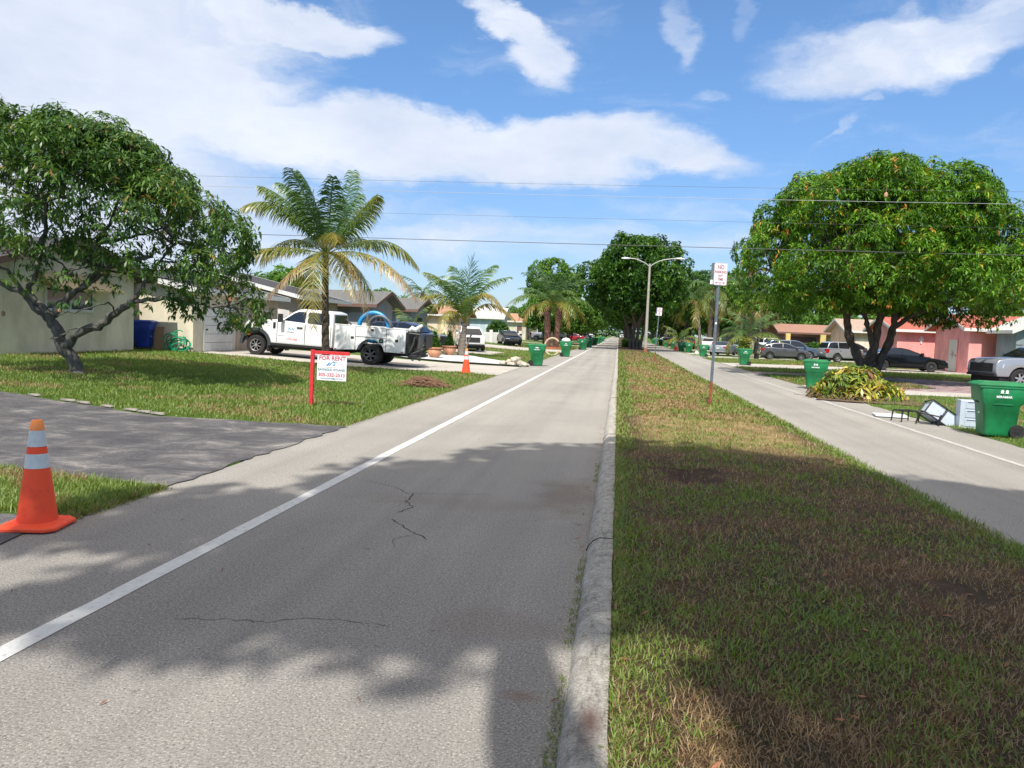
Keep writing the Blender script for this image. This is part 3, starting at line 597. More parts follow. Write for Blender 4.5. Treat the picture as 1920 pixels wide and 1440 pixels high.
tL, rg = leafy('mango_tree', 'leaning grey mango tree with open crown on the left front lawn', 'tree', (-12.88, 16.92, .22), LM, (c0, kR, kL), 125, .60, 54, MLd, 10, .175, .27, .55, 11, keep=gapk, vbase=.44, odd=.006, inner=.22, twr=.024)
def fruit(p, r, stem, par):
    mb = MB(); p = Vector(p); mb.tube([p+Vector((r*.2, 0, stem)), p+Vector((0, 0, stem*.5)), p], max(.004, r*.08), 4); mb.lathe([(r*.1, r*1.3), (r*.7, r*1.0), (r, 0), (r*.85, -r*.9), (r*.2, -r*1.4)], p, 9); mb.build('fruit', Mfruit, par, smooth=True)
for px, py, v in ((42, 590, -.6), (140, 583, -.5), (205, 325, -1.6), (300, 330, -1.1)): fruit(pl(px, py, v), .05, .42, tL)
# --- large mango tree on the right
s2 = .02635
def pr_(px, py, v=0.):
    du, dz = (px-1600)*s2, (708-py)*s2; return (du-.040*dz, v, dz+.040*du)
LR = [([pr_(1597, 715), pr_(1590, 690), pr_(1572, 655), pr_(1560, 620), pr_(1556, 585), pr_(1560, 550)], .25, .13),
      ([pr_(1600, 715), pr_(1600, 680), pr_(1608, 640), pr_(1615, 600), pr_(1618, 560), pr_(1615, 500)], .23, .12),
      ([pr_(1604, 650), pr_(1597, 620), pr_(1587, 590), pr_(1578, 570), pr_(1570, 530)], .13, .08),
      ([pr_(1602, 715), pr_(1612, 690), pr_(1632, 645), pr_(1641, 610), pr_(1640, 570), pr_(1645, 520)], .23, .12),
      ([pr_(1640, 615), pr_(1670, 590, -.5), pr_(1710, 575, -1), pr_(1750, 560, -1.2)], .13, .06),
      ([pr_(1640, 600), pr_(1675, 585, 1), pr_(1720, 560, 2), pr_(1790, 540, 2.5)], .13, .05),
      ([pr_(1558, 590), pr_(1530, 560, .5), pr_(1480, 530, 1), pr_(1430, 510, 1)], .13, .05),
      ([pr_(1560, 560), pr_(1540, 530, -1.5), pr_(1500, 500, -3)], .12, .05), ([pr_(1618, 560), pr_(1640, 480, -1.5), pr_(1660, 420, -2)], .13, .05), ([pr_(1615, 520), pr_(1600, 440, 1.5), pr_(1620, 370, 1.5)], .13, .05)]
eR = [(90, 4.6), (70, 4.6), (55, 4.65), (40, 5.0), (27, 5.3), (10, 5.9), (0, 6.2), (-20, 6.3), (-35, 5.9), (-47, 5.6), (-65, 3.4), (-90, 2.4)]
eL = [(90, 4.8), (64, 4.6), (46, 5.3), (24, 6.5), (0, 7.6), (-15, 7.9), (-25, 7.1), (-45, 3.9), (-70, 2.7), (-90, 2.4)]
tR, rg = leafy('mango_tree', 'big round mango tree with dense glossy crown on the right lawn', 'tree', (11.9, 38.5, .04), LR, (pr_(1632, 490), eR, eL), 250, .90, 78, ML, 10, .23, .25, .50, 12, vbase=.42, vvar=.18, odd=.012, inner=.45, bark=Mbark2, twr=.04, keep=lambda P, rg: P[:, 2] > np.interp(P[:, 0], [-7, -5, -3, 2.6, 3.8, 5, 6.2, 8], [3.5, 2.9, 3.1, 3.3, 2.6, 2.3, 2.8, 3.5])+.35*rg.random(len(P)))
for px, py, v in ((1802, 565, -1.5), (1803, 588, -1.5), (1800, 600, -1.5), (1743, 575, -2), (1869, 590, -.5), (1874, 598, -.4), (1885, 597, -.6), (1382, 521, 0), (1536, 410, -4.6)): fruit(pr_(px, py, v), .085, .4, tR)
# --- generic rounded shade trees
def shade_tree(label, loc, h, w, seed, leaf=MF, nlobe=90, nclus=26, Ln=.42, trunks=1, zlow=.25, nl=7, group=None, bark=Mbark2, name='shade_tree', flat=1.0, cat='tree'):
    rg = np.random.default_rng(seed); cz = h*(1+zlow)/2; rv = h*(1-zlow)/2; rw = w/2
    prof = [(90, rv), (60, (rv*.9+rw*.1)), (30, (rv+rw)/2), (0, rw), (-30, (rv+rw)/2*.95), (-60, rv*.8), (-90, rv*.7)]
    r1 = [(a, q*(1+rg.normal(0, .07))) for a, q in prof]; r2 = [(a, q*(1+rg.normal(0, .07))) for a, q in prof]
    limbs = []
    for i in range(trunks):
        o = (i-(trunks-1)/2)*.35; a = rg.random()*6
        limbs.append(([(o, 0, -.1), (o*1.4, 0, h*.12), (o*2.2+.3*cos(a), .3*sin(a), h*.3), (o*3+.9*cos(a), .9*sin(a), h*.55)], .028*h/(1+.25*trunks), .01*h))
    for i in range(4):
        a = i*1.57+rg.random(); limbs.append(([(0, 0, h*.2), (rw*.25*cos(a), rw*.25*sin(a), h*.36), (rw*.6*cos(a), rw*.6*sin(a), h*.55)], .014*h, .005*h))
    return leafy(name, label, cat, loc, limbs, ((0, 0, cz), r1, r2), nlobe, w*.095, nclus, leaf, nl, Ln, .42, .3, seed, bark=bark, group=group, odd=0, inner=.3, tw=False)[0]
mt = shade_tree('tall dark shade tree on the median behind the street lamp', (1.9, 88, 0), 13.0, 12.6, 31, trunks=4, nlobe=170, nclus=30, zlow=.20, Ln=.40)
GM = 'shade trees down the median'
dup(mt, (1.6, 108, 0), 1.2, 'second shade tree on the median just past the hedge', GM, .9); dup(mt, (1.9, 132, 0), 2.6, 'third shade tree on the median', GM, .85)
dup(mt, (1.7, 170, 0), 4.0, 'fourth shade tree on the median', GM, .85); dup(mt, (1.8, 225, 0), 5.2, 'farthest shade tree on the median', GM, .8)
lt = shade_tree('tall light green tree behind the twin trunk palm', (-9.6, 112, .1), 12.0, 8.5, 33, leaf=MFl, nlobe=110, nclus=26, zlow=.22)
GL = 'leafy trees along the left of the street'
lb = shade_tree('low leafy tree just beyond the black car on the left', (-9.0, 95, .1), 6.4, 6.6, 34, leaf=MFl, nlobe=80, nclus=26, zlow=.16, Ln=.32, trunks=2, group=GL)
for x, y, s, r, l in ((-6.6, 106, 1.0, 1, 'round leafy tree beside the silver pickup'), (-8.2, 126, 1.15, 2, 'leafy tree in front of the red car'), (-6.6, 146, 1.1, 3, 'leafy tree beyond the red car on the left verge'), (-7, 172, 1.2, 4, 'leafy tree near the end of the left row'), (-8, 205, 1.5, 5, 'broad leafy tree near the far left end'), (-8, 260, 1.8, 6, 'tall leafy tree at the far left end'), (-14, 240, 2.0, 2.2, 'largest leafy tree at the far left end')):
    dup(lb, (x, y, .05), r, l, GL, s)
# right-hand background wood: individually standing trees
GR = 'dark trees behind the palms on the right'
rb = shade_tree('tall dark tree behind the leaning palm on the right', (14.2, 122, .1), 13, 12, 36, nlobe=100, nclus=24, zlow=.12, trunks=3, group=GR, Ln=.46)
for x, y, s, r, l in ((10.5, 138, .95, 1, 'dark tree to the left of the leaning palm'), (20, 128, 1.02, 2, 'dark tree behind the tall palms on the right'), (27, 140, .82, 3, 'dark tree behind the brown roofed house'), (9.5, 175, .9, 4, 'far dark tree beside the right carriageway'), (9.8, 225, 1.0, 5, 'farther dark tree beside the right carriageway'), (12, 290, 1.5, 1.4, 'last dark tree beside the right carriageway')):
    dup(rb, (x, y, .1), r, l, GR, s)
hb = shade_tree('bright green tree behind the tan roofed house', (31, 118, .2), 6.8, 9, 38, leaf=MFl, nlobe=70, nclus=24, zlow=.1, Ln=.4, name='garden_tree')
dup(hb, (40, 122, .2), 2, 'bright green tree behind the right mango tree', None, 1.0)
dup(hb, (33, 66, .2), 3, 'green tree behind the pink house', None, 1.05); dup(hb, (37, 59, .2), 1, 'tall green tree behind the grey house', None, 1.5)
dup(hb, (-28, 62, .5), 1, 'green tree behind the dark roof beyond the truck', None, .82); dup(hb, (-28, 88, .5), 2.4, 'round green tree behind the two grey houses', None, .78)
dup(hb, (-22, 96, .4), 3.1, 'small green tree behind the tan house', None, .6); dup(hb, (-19, 138, .4), 5, 'green tree behind the pale blue house', None, .8)
dup(hb, (33, 160, .3), 5, 'far green tree behind the brown roofed house', None, 1.3); dup(hb, (24, 205, .3), 4, 'far green tree beyond the palms on the right', None, 1.6)
# the far wood that closes the street
def wood(label, x0, x1, y, h, n, seed):
    rg = np.random.default_rng(seed); X = rg.uniform(x0, x1, n); Y = y+rg.normal(0, 8, n); hh = h*(.72+.5*vnoise(X, Y*0, .07, seed)); P = np.stack([X, Y, hh*rg.random(n)**.7], 1)
    V, F, v = rosettes(P, np.tile([0, -.4, .8], (n, 1)), 1.5, 5, .6, .2, np.clip(.35+rg.normal(0, .2, n), 0, 1), rg=rg); o = np_mesh('far_wood', V, F, v, MF); tag(o, label, kind='stuff')
wood('far line of trees closing the end of the street', -40, 40, 420, 11, 2600, 3); wood('far tree line beyond the left gardens', -330, -35, 250, 8, 5200, 4); wood('far tree line beyond the right gardens', 38, 330, 230, 8.5, 5200, 5)
# median hedge
def shrub(name, label, loc, dims, leaf, n, Ln, seed, cat='shrub', shape='box', group=None, nl=6):
    rg = np.random.default_rng(seed); t = thing(name, label, cat, loc, 0, group); P = rg.uniform(-1, 1, (n, 3))
    if shape == 'round': P = unit(rg.normal(size=(n, 3)))*(.55+.45*rg.random((n, 1)))
    if shape == 'cone': z = 1-np.sqrt(rg.random(n)); a = rg.random(n)*6.28; r = (1-z)*(.75+.25*rg.random(n)); P = np.stack([r*np.cos(a), r*np.sin(a), z*2-1], 1)
    Q = P*np.array(dims)/2+np.array([0, 0, dims[2]/2]); V, F, v = rosettes(Q, P+np.array([0, 0, .4]), Ln, nl, .45, .1, np.clip(.4+rg.normal(0, .18, n), 0, 1), rg=rg); np_mesh('foliage', V, F, v, leaf, t)
    mb = MB(); mb.tube([(0, 0, -.05), (0, 0, dims[2]*.5)], .03, 5); mb.build('stem', Mbark2, t); return t
shrub('hedge', 'low dark clipped hedge on the median under the shade trees', (1.7, 101, 0), (2.4, 4.5, 1.1), MF, 1500, .22, 41, 'hedge')
# --- palms
def bez(a, b_, c, t): return a*(1-t)**2+b_*2*t*(1-t)+c*t*t
def frond(a, m, e, ll, v0, v1, nlf=44, w=.035, droop=.55, seed=0, rr=.02, through=True):
    """one feather leaf along a curve from a past m to e"""
    rg = np.random.default_rng(seed); a, m, e = (np.array(q, float) for q in (a, m, e)); c = 2*m-(a+e)/2 if through else m
    V, F, A = [], [], []; K = 12; prev = None
    def put(vs, fs, vals): k = sum(len(x) for x in V); V.append(np.array(vs)); F.extend([[i+k for i in f] for f in fs]); A.extend(vals)
    pts = [bez(a, c, e, i/K) for i in range(K+1)]
    for i in range(K):
        p, q = pts[i], pts[i+1]; T = (q-p)/max(np.linalg.norm(q-p), 1e-6); s = np.cross(T, [0, 0, 1.]); s = s/max(np.linalg.norm(s), .15)
        r0, r1 = rr*(1-i/K)+.006, rr*(1-(i+1)/K)+.006; n_ = np.cross(s, T)
        put([p-s*r0, p+s*r0, q+s*r1, q-s*r1, p-n_*r0*1.2, q-n_*r1*1.2], [[0, 1, 2], [0, 2, 3], [0, 3, 5], [0, 5, 4], [1, 4, 5], [1, 5, 2]], [min(.72, v0+.25)]*6)
    for i in range(nlf):
        t = .14+.86*i/(nlf-1); p = bez(a, c, e, t); q = bez(a, c, e, min(1.02, t+.02)); T = q-p; T = T/max(np.linalg.norm(T), 1e-6)
        s = np.cross(T, [0, 0, 1.]); n0 = np.linalg.norm(s)
        s = s/n0 if n0 > .12 else (prev if prev is not None else np.array([1., 0, 0])); prev = s
        prof = min(1, .35+2.2*(t-.14))*(1-.62*max(0, (t-.55)/.45)**1.5)
        for sg in (-1, 1):
            if rg.random() < .04: continue
            l = ll*prof*(.85+.3*rg.random()); d = s*sg*(.95-.35*t)+T*(.42+.4*t)+np.array([0, 0, -1.])*droop*(.35+.3*rg.random())+rg.normal(0, .13, 3); d /= np.linalg.norm(d)
            d2 = d+np.array([0, 0, -1.])*droop*(1.0+.5*rg.random()); d2 /= np.linalg.norm(d2); ww = T*w*.5*(.8+.4*rg.random())
            m1 = p+d*l*.45; m2 = m1+(d+d2)/2*l*.3; m3 = m2+d2*l*.32; vv = np.clip(v0+(v1-v0)*t+rg.normal(0, .05), 0, 1); vt = np.clip(vv+.05+.05*rg.random(), 0, 1)
            put([p-ww*.6, p+ww*.6, m1+ww, m1-ww, m2+ww*.8, m2-ww*.8, m3], [[0, 1, 2], [0, 2, 3], [3, 2, 4], [3, 4, 5], [5, 4, 6]], [vv, vv, vv, vv, vt])
    return np.concatenate(V), F, A
def palm(name, label, loc, stems, fronds, bark=Mpalm, rz=VYAW, group=None, ll=.75, w=.04, nlf=44, droop=.55, nuts=0, rr=.022):
    t = thing(name, label, 'palm tree', loc, rz, group)
    for pts, r0, r1 in stems:
        mb = MB(); q = catmull(pts, 9); n = len(q); mb.tube(q, [(r0+(r1-r0)*(i/(n-1))**.6)*(1+(.05 if i % 2 else -.03)) for i in range(n)], 10); mb.build('trunk', bark, t, smooth=True)
    for i, fr in enumerate(fronds):
        a, m, e, v0, v1 = fr[:5]; V, F, A = frond(a, m, e, fr[5] if len(fr) > 5 else ll, v0, v1, nlf, w, fr[6] if len(fr) > 6 else droop, 100+i, rr=rr); np_mesh('frond', V, F, A, MP, t)
    if nuts:
        mb = MB(); rg = np.random.default_rng(nuts)
        for i in range(nuts): a = rg.random()*6.28; p = Vector(stems[-1][0][-1])+Vector((.3*cos(a), .3*sin(a), -.1-.3*rg.random())); mb.lathe([(.02, .13), (.1, .06), (.11, -.03), (.03, -.13)], p, 8)
        mb.build('coconuts', mat('coconut', (.24, .13, .05), .6, var=.3), t, smooth=True)
    return t
def auto_fronds(top, n, L_, seed, v=(.15, .7), lo=-35, up=80, bend=1.0):
    rg = np.random.default_rng(seed); o = []; top = np.array(top, float)
    for i in range(n):
        q = (i+.5)/n; e0 = R(up+(lo-up)*q**.85+rg.normal(0, 5)); az_ = i*2.39996+rg.normal(0, .2); l = L_*(.85+.3*rg.random())*(1-.18*q)
        h = np.array([cos(az_), sin(az_), 0]); d0 = h*cos(e0)+np.array([0, 0, sin(e0)]); m = top+d0*l*.52; e1 = e0-R(38+22*rg.random())*bend*(1.15-.5*abs(sin(e0)))
        e = m+(h*cos(e1)+np.array([0, 0, sin(e1)]))*l*.5; vv = v[0]+(v[1]-v[0])*max(0, q-.25)/.75+rg.normal(0, .04); o.append((top+h*.05, m, e, max(0, vv-.06), min(1, vv+.08)))
    return o
s3 = 1/56.8
def pp(px, py, v=0.): du, dz = (px-612)*s3, (697-py)*s3; return (du-.04*dz, v, dz+.04*du)
ct = pp(614, 478)
FR = [(ct, pp(583, 392, .3), pp(524, 342, .5), .12, .4, .85), (ct, pp(600, 388, -.1), pp(572, 330, -.2), .10, .28, .8), (ct, pp(545, 398, -.5), pp(478, 398, -.8), .35, .62, .75),
      (ct, pp(540, 448, .5), pp(474, 492, 1.0), .42, .72, .7), (ct, pp(535, 470, -.7), pp(462, 490, -1.1), .5, .74, .7), (ct, pp(572, 500, -.5), pp(520, 560, -.9), .66, .95, .6),
      (ct, pp(610, 500, -1.1), pp(614, 612, -1.7), .58, .72, .75, .35), (ct, pp(645, 400, .2), pp(660, 322, .5), .12, .35, .7), (ct, pp(672, 418, -.4), pp(718, 378, -.8), .22, .6, .75),
      (ct, pp(640, 448, -1.2), pp(668, 470, -2.4), .5, .75, .75), (ct, pp(715, 450, .4), pp(780, 498, .7), .42, .64, .7), (ct, pp(715, 488, -.6), pp(788, 562, -1.0), .48, .96, .7),
      (ct, pp(668, 500, -.5), pp(704, 618, -.8), .62, .95, .7), (ct, pp(655, 490, .5), pp(688, 555, 1.2), .4, .66, .7), (ct, pp(616, 410, .9), pp(622, 360, 1.6), .12, .3, .75),
      (ct, pp(600, 400, -.9), pp(585, 345, -2.0), .08, .25, .7), (ct, pp(575, 440, 1.2), pp(530, 440, 2.4), .2, .5, .7), (ct, pp(650, 440, 1.3), pp(690, 450, 2.5), .2, .45, .7), (ct, pp(560, 490, .9), pp(540, 560, 1.9), .5, .8, .6), (ct, pp(628, 400, -.3), pp(640, 345, -.8), .05, .2, .6),
      (ct, pp(588, 405, .9), pp(545, 345, 1.7), .08, .3, .8), (ct, pp(570, 402, -.4), pp(510, 360, -.6), .2, .5, .8), (ct, pp(655, 415, .7), pp(690, 362, 1.2), .15, .4, .75), (ct, pp(632, 405, 1.2), pp(655, 350, 2.0), .08, .3, .7), (ct, pp(650, 490, -1.1), pp(690, 560, -1.9), .5, .8, .7), (ct, pp(580, 480, 1.3), pp(545, 520, 2.4), .4, .7, .7)]
FR = [(f[0], f[1], f[2], f[3]-.07*(f[3] > .3), f[4]-.07*(f[4] < .9))+tuple(f[5:]) for f in FR]
palm('coconut_palm', 'coconut palm with yellowing fronds in front of the utility truck', (-9.50, 24.32, .08), [([(0, 0, -.1), pp(611, 640), pp(612, 560), ct], .15, .10)], FR, bark=Mpalmd, ll=.85, w=.032, nlf=96, droop=1.0)
s4 = 1/32.2
def p2(px, py, v=0.): du, dz = (px-865)*s4, (668-py)*s4; return (du-.04*dz, v, dz+.04*du)
ct = p2(872, 606)
FR = [(ct, p2(876, 545, .3), p2(885, 486, .4), .08, .15, 1.25, .25), (ct, p2(868, 540, .8), p2(850, 500, 1.4), .1, .25, 1.1), (ct, p2(842, 540, .2), p2(800, 512, .3), .2, .5, 1.0), (ct, p2(845, 560, -.6), p2(796, 560, -1.2), .35, .6, .9),
      (ct, p2(838, 565, .6), p2(795, 600, 1.2), .4, .62, .8), (ct, p2(845, 585, -1.1), p2(828, 630, -2.0), .5, .68, .7), (ct, p2(900, 545, .3), p2(955, 520, .5), .15, .35, .8), (ct, p2(905, 552, -.4), p2(950, 590, -.6), .55, .7, .9),
      (ct, p2(915, 570, .2), p2(965, 600, .4), .6, .72, .8), (ct, p2(895, 530, .9), p2(925, 495, 1.6), .1, .3, .9), (ct, p2(850, 590, .8), p2(840, 640, 1.6), .3, .6, .7), (ct, p2(878, 570, -1.0), p2(895, 560, -2.2), .25, .5, .7), (ct, p2(860, 552, -.8), p2(838, 530, -1.6), .12, .35, .9)]
palm('young_coconut_palm', 'young coconut palm growing from the white gravel bed', (-9.0, 43.94, .08), [([(0, 0, -.1), p2(867, 650), p2(870, 625), ct], .24, .13), ([(.1, .1, -.1), (.25, 0, .5), (.55, 0, 1.3)], .10, .05), ([(-.15, .0, -.1), (-.12, 0, .6), (-.05, 0, 1.4)], .12, .05)], FR, ll=1.0, w=.05, nlf=70, droop=.6, rr=.035)
palm('twin_trunk_palm', 'palm with two ringed trunks in a red mulch ring on the left', (-6.69, 76.2, .02), [([(-.25, 0, -.1), (-.3, 0, 1.5), (-.45, 0, 4.2)], .36, .30), ([(.55, .1, -.1), (.65, .1, 1.6), (.75, 0, 4.1)], .32, .27)],
     auto_fronds((.1, 0, 4.4), 26, 5.0, 51, (.10, .68), lo=-15, up=82), bark=mat('red_palm_bark', (.17, .085, .06), .95, var=.5, scale=3, stretch=(.5, .5, 3)), ll=1.05, w=.075, nlf=34, droop=.55, rr=.04)
b = MB(); b.lathe([(1.6, 0), (1.5, .14), (.3, .2)], (-6.6, 76.2, .0), 20); tag(b.build('mulch_ring', mat('red_mulch', (.38, .09, .045), .95, var=.5, scale=12, bump=1, bscale=30)), 'red mulch ring around the twin trunk palm', 'mulch bed')
palm('leaning_coconut_palm', 'leaning coconut palm with orange nuts on the right verge', (9.24, 91.5, .02), [([(0, 0, -.1), (.05, 0, 2), (-.25, 0, 4.2), (-.75, 0, 5.9)], .22, .14)], auto_fronds((-.75, 0, 6.0), 18, 4.8, 52, (.15, .7), lo=-45, up=62), ll=1.0, w=.08, nlf=30, nuts=14, rr=.04)
palm('small_palm', 'short yellow green palm beside the orange cones on the right', (7.9, 103, .02), [([(0, 0, -.1), (0, 0, 1.0)], .22, .15)], auto_fronds((0, 0, 1.0), 12, 3.0, 53, (.35, .68), lo=0, up=75), ll=.7, w=.08, nlf=24, rr=.04)
palm('small_palm', 'bushy low palm in front of the dark grey cars on the right', (12.0, 74.0, .04), [([(0, 0, -.1), (-.05, 0, .9), (-.1, 0, 1.8)], .26, .18)], auto_fronds((-.1, 0, 1.8), 17, 3.9, 54, (.18, .66), lo=-20, up=75), ll=.85, w=.065, nlf=32, rr=.035)
tp = palm('tall_palm', 'tall palm with two crossing trunks right of the median sign', (16.0, 96, .08), [([(-.5, 0, -.1), (-.4, 0, 3), (.3, 0, 6.3)], .36, .2), ([(.9, 0, -.1), (.8, 0, 3), (.5, 0, 6.4)], .34, .2)], auto_fronds((.4, 0, 6.5), 20, 4.6, 55, (.15, .72), lo=-55, up=55), ll=1.0, w=.08, nlf=30, nuts=8, bark=Mpalmd, rr=.045)
G5 = 'tall palms in the right background'
dup(tp, (12.9, 108, .08), 2.0, 'tall palm just right of the median sign post', G5, 1.28); dup(tp, (18.5, 118, .08), 3.9, 'tall palm behind the two crossing trunks', G5, 1.05); dup(tp, (11.0, 128, .08), 5.0, 'far tall palm left of the median sign', G5, 1.15)
dup(tp, (-20.5, 78, .4), 1.0, 'lone dark palm behind the tan house on the left', None, .74); dup(tp, (9.4, 150, .08), .6, 'farthest tall palm by the right carriageway', G5, .9)
palm('garden_palm', 'small feathery palm in front of the second grey house', (-13.2, 47.5, .2), [([(0, 0, -.1), (0, 0, .8)], .15, .1)], auto_fronds((0, 0, .8), 11, 2.4, 57, (.3, .6), lo=0, up=75), ll=.6, w=.05, nlf=26)
palm('garden_palm', 'fan of green palm fronds left of the pink house', (21.5, 64.5, .1), [([(0, 0, -.1), (0, 0, .4)], .2, .1)], auto_fronds((0, 0, .4), 16, 2.6, 58, (.25, .55), lo=10, up=80), ll=.7, w=.06, nlf=26)
shrub('croton_bush', 'yellow green bush behind the potted topiaries', (-13.4, 52.5, .2), (3.6, 1.2, 1.2), MFl, 420, .3, 42, shape='round'); shrub('garden_bush', 'dense green bush beside the pale blue house', (-13.2, 84, .3), (2.6, 2.2, 2.4), MF, 500, .3, 43, shape='round')
shrub('garden_bush', 'green bush under the brown roofed porch', (22.5, 92, .1), (4, 1.5, 1.5), MF, 400, .35, 44, shape='round')
# --- shade tree that stands on the median behind the viewer and throws the foreground shade
def big_shade():
    t = thing('street_tree', 'wide spreading shade tree standing on the median behind the viewer', 'tree', (.62, -1.35, .08)); rg = np.random.default_rng(77); mb = MB(); ends = []
    mb.tube(catmull([(0, 0, -.2), (-.2, .1, 1.6), (-.62, .35, 3.4), (-1.12, .6, 5.2), (-1.4, .9, 6.6)], 5), [.34, .32, .30, .28, .27, .26, .26, .25, .25, .25, .24, .24, .23, .22, .21, .20, .18, .16, .14, .12, .11], 12)
    LB = [
        (-3.9,-1.78,10.3,1.3),
        (-3.4,-4.19,11.0,0.8),
        (-2.4,-3.75,10.6,0.8),
        (-1.5,-3.99,11.1,0.8),
        (-2.6,-0.12,11.2,1.2),
        (-2.4,-0.29,9.9,1.3),
        (-2.6,-1.51,9.8,1.4),
        (-1.3,1.43,11.6,1.2),
        (-0.6,2.69,10.4,1.2),
        (-1.2,1.03,10.3,1.5),
        (-1.2,-1.84,12.0,1.4),
        (-1.4,-2.56,10.8,1.3),
        (-2.3,-3.87,11.6,0.9),
        (-1.0,-3.47,10.8,0.8),
        (0.0,0.86,11.2,1.6),
        (0.0,-0.13,10.1,1.4),
        (0.4,-2.54,11.2,1.4),
        (0.6,1.38,11.7,1.4),
        (1.6,1.55,11.0,1.5),
        (1.5,-0.61,11.4,1.7),
        (1.6,-2.30,11.3,1.7),
        (1.3,-2.79,9.9,1.3),
        (2.2,-5.44,11.5,1.5),
        (1.6,-5.66,11.1,1.1),
        (1.4,-4.38,10.5,1.25),
        (1.2,-5.14,9.9,1.1),
        (2.2,-6.82,11.7,1.3),
        (3.6,-4.57,10.8,1.5),
        (1.6,-7.58,11.4,1.2),
        (0.9,-4.54,11.7,0.95),
        (0.8,-5.57,11.4,0.8),
        (2.8,-6.21,11.8,1.3),
        (2.8,-3.24,10.7,1.5),
        (3.0,-2.11,11.6,1.6),
        (3.0,0.28,10.8,1.6),
        (3.2,0.36,11.9,1.2),
        (4.2,-3.64,11.7,1.6),
        (4.6,-0.35,10.0,1.6),
        (4.3,0.99,10.1,1.3),
        (5.8,-1.54,10.3,1.8),
        (6.3,-0.69,11.9,1.4),
        (7.6,-0.51,10.8,1.8),
        (7.4,-3.42,11.2,1.8),
        (5.8,-4.28,10.5,1.7),
        (4.2,-5.63,10.9,1.6),
        (3.0,-7.02,10.6,1.6),
        (5.4,0.63,10.6,1.1),
        (9.0,-1.85,11.1,1.6),
    ]
    P, D, cen = [], [], []
    for (x, y, z, r) in LB:
        x, y = x-.62, y+1.35; n = int(84*r*r); e = unit(rg.normal(size=(n, 3))); P.append(np.array([x, y, z])+e*r*(.25+.75*rg.random((n, 1)))*np.array([1, 1, .7])); D.append(e)
        cen.append(Vector((x, y, z)))
    done = [Vector((-1.4, .9, 6.6))]; fork = done[0]
    for q in sorted(cen, key=lambda q: (q-fork).length):
        a = min(done, key=lambda p: (p-q).length+.35*(p-fork).length); d = min(1, .35+(q-fork).length/12); r0 = .11*(1.25-d)+.02
        mb.tube(catmull([a, a.lerp(q, .5)+Vector((rg.normal(0, .15), rg.normal(0, .15), .12)), q], 4), [r0*(1-.05*k) for k in range(9)], 7); done.append(q)
    P = np.concatenate(P); D = np.concatenate(D); V, F, v = rosettes(P, D, .34, 7, .5, .25, np.clip(.4+rg.normal(0, .15, len(P)), 0, 1), rg=rg); np_mesh('crown', V, F, v, MF, t); mb.build('trunk', Mbark, t, smooth=True)
big_shade()
# ---------------------------------------------------------------- common materials
def paint(name, col, metal=0, rough=.28): return mat(name, col, rough, metal, coat=.8, var=.05, scale=1.5)
M_glass = mat('dark_glass', (.012, .015, .018), .06, spec=.8)
M_win = mat('window_glass', (.03, .036, .042), .08, spec=.7)
M_tyre = mat('tyre_rubber', (.022, .021, .020), .85, var=.3, scale=9)
M_rim = mat('alloy', (.50, .50, .51), .3, .7)
M_drim = mat('dark_alloy', (.12, .12, .125), .35, .6)
M_dark = mat('underside', (.010, .010, .011), .8)
M_trim = mat('black_trim', (.018, .018, .019), .5)
M_head = mat('headlight_lens', (.62, .64, .66), .1, .2, spec=.8)
M_tail = mat('taillight_lens', (.35, .012, .012), .15)
M_amb = mat('amber_lens', (.75, .20, .03), .2)
M_chrome = mat('chrome', (.65, .65, .66), .15, .9)
M_plate = mat('licence_plate', (.62, .62, .58), .5)
M_white = mat('white_trim', (.70, .69, .66), .6, var=.08, scale=5)
M_steel = mat('galvanised_steel', (.16, .19, .22), .5, .5, var=.2, scale=8)
M_rust = mat('rusty_steel', (.23, .075, .035), .85, var=.45, scale=14)
def inset(poly, d):
    n = len(poly); A = sum(poly[i][0]*poly[(i+1) % n][1]-poly[(i+1) % n][0]*poly[i][1] for i in range(n)); s = 1 if A > 0 else -1; Ls = []
    for i in range(n):
        a, b_ = poly[i], poly[(i+1) % n]; l = math.dist(a, b_); dd = d[i] if isinstance(d, (list, tuple)) else d; nx, ny = -(b_[1]-a[1])/l*s, (b_[0]-a[0])/l*s
        Ls.append((a[0]+nx*dd, a[1]+ny*dd, b_[0]-a[0], b_[1]-a[1]))
    o = []
    for i in range(n):
        x1, y1, dx1, dy1 = Ls[i-1]; x2, y2, dx2, dy2 = Ls[i]; den = dx1*dy2-dy1*dx2
        if abs(den) < 1e-9: o.append((x2, y2)); continue
        t = ((x2-x1)*dy2-(y2-y1)*dx2)/den; o.append((x1+dx1*t, y1+dy1*t))
    return o
def clipx(poly, x0, x1):
    for s, lim in ((1, x0), (-1, -x1)):
        o = []
        for i in range(len(poly)):
            a, b_ = poly[i-1], poly[i]; fa, fb = s*a[0]-lim, s*b_[0]-lim
            if (fa >= 0) != (fb >= 0): t = fa/(fa-fb); o.append((a[0]+(b_[0]-a[0])*t, a[1]+(b_[1]-a[1])*t))
            if fb >= 0: o.append(b_)
        poly = o
        if len(poly) < 3: return []
    return poly
def slab(mb, outline, hw, m=0):
    n = len(outline); vs = [(x, -hw(x, z), z) for x, z in outline]+[(x, hw(x, z), z) for x, z in outline]
    mb.add(vs, [tuple(range(n)), tuple(range(n, 2*n))[::-1]]+[(j, j+n, (j+1) % n+n, (j+1) % n) for j in range(n)], m)
def arch(xc, r, zb, zc): 
    a0 = math.asin(max(-.9, min(.9, (zb-zc)/r))); return [(xc-r*cos(a), zc+r*sin(a)) for a in np.linspace(a0, pi-a0, 9)]
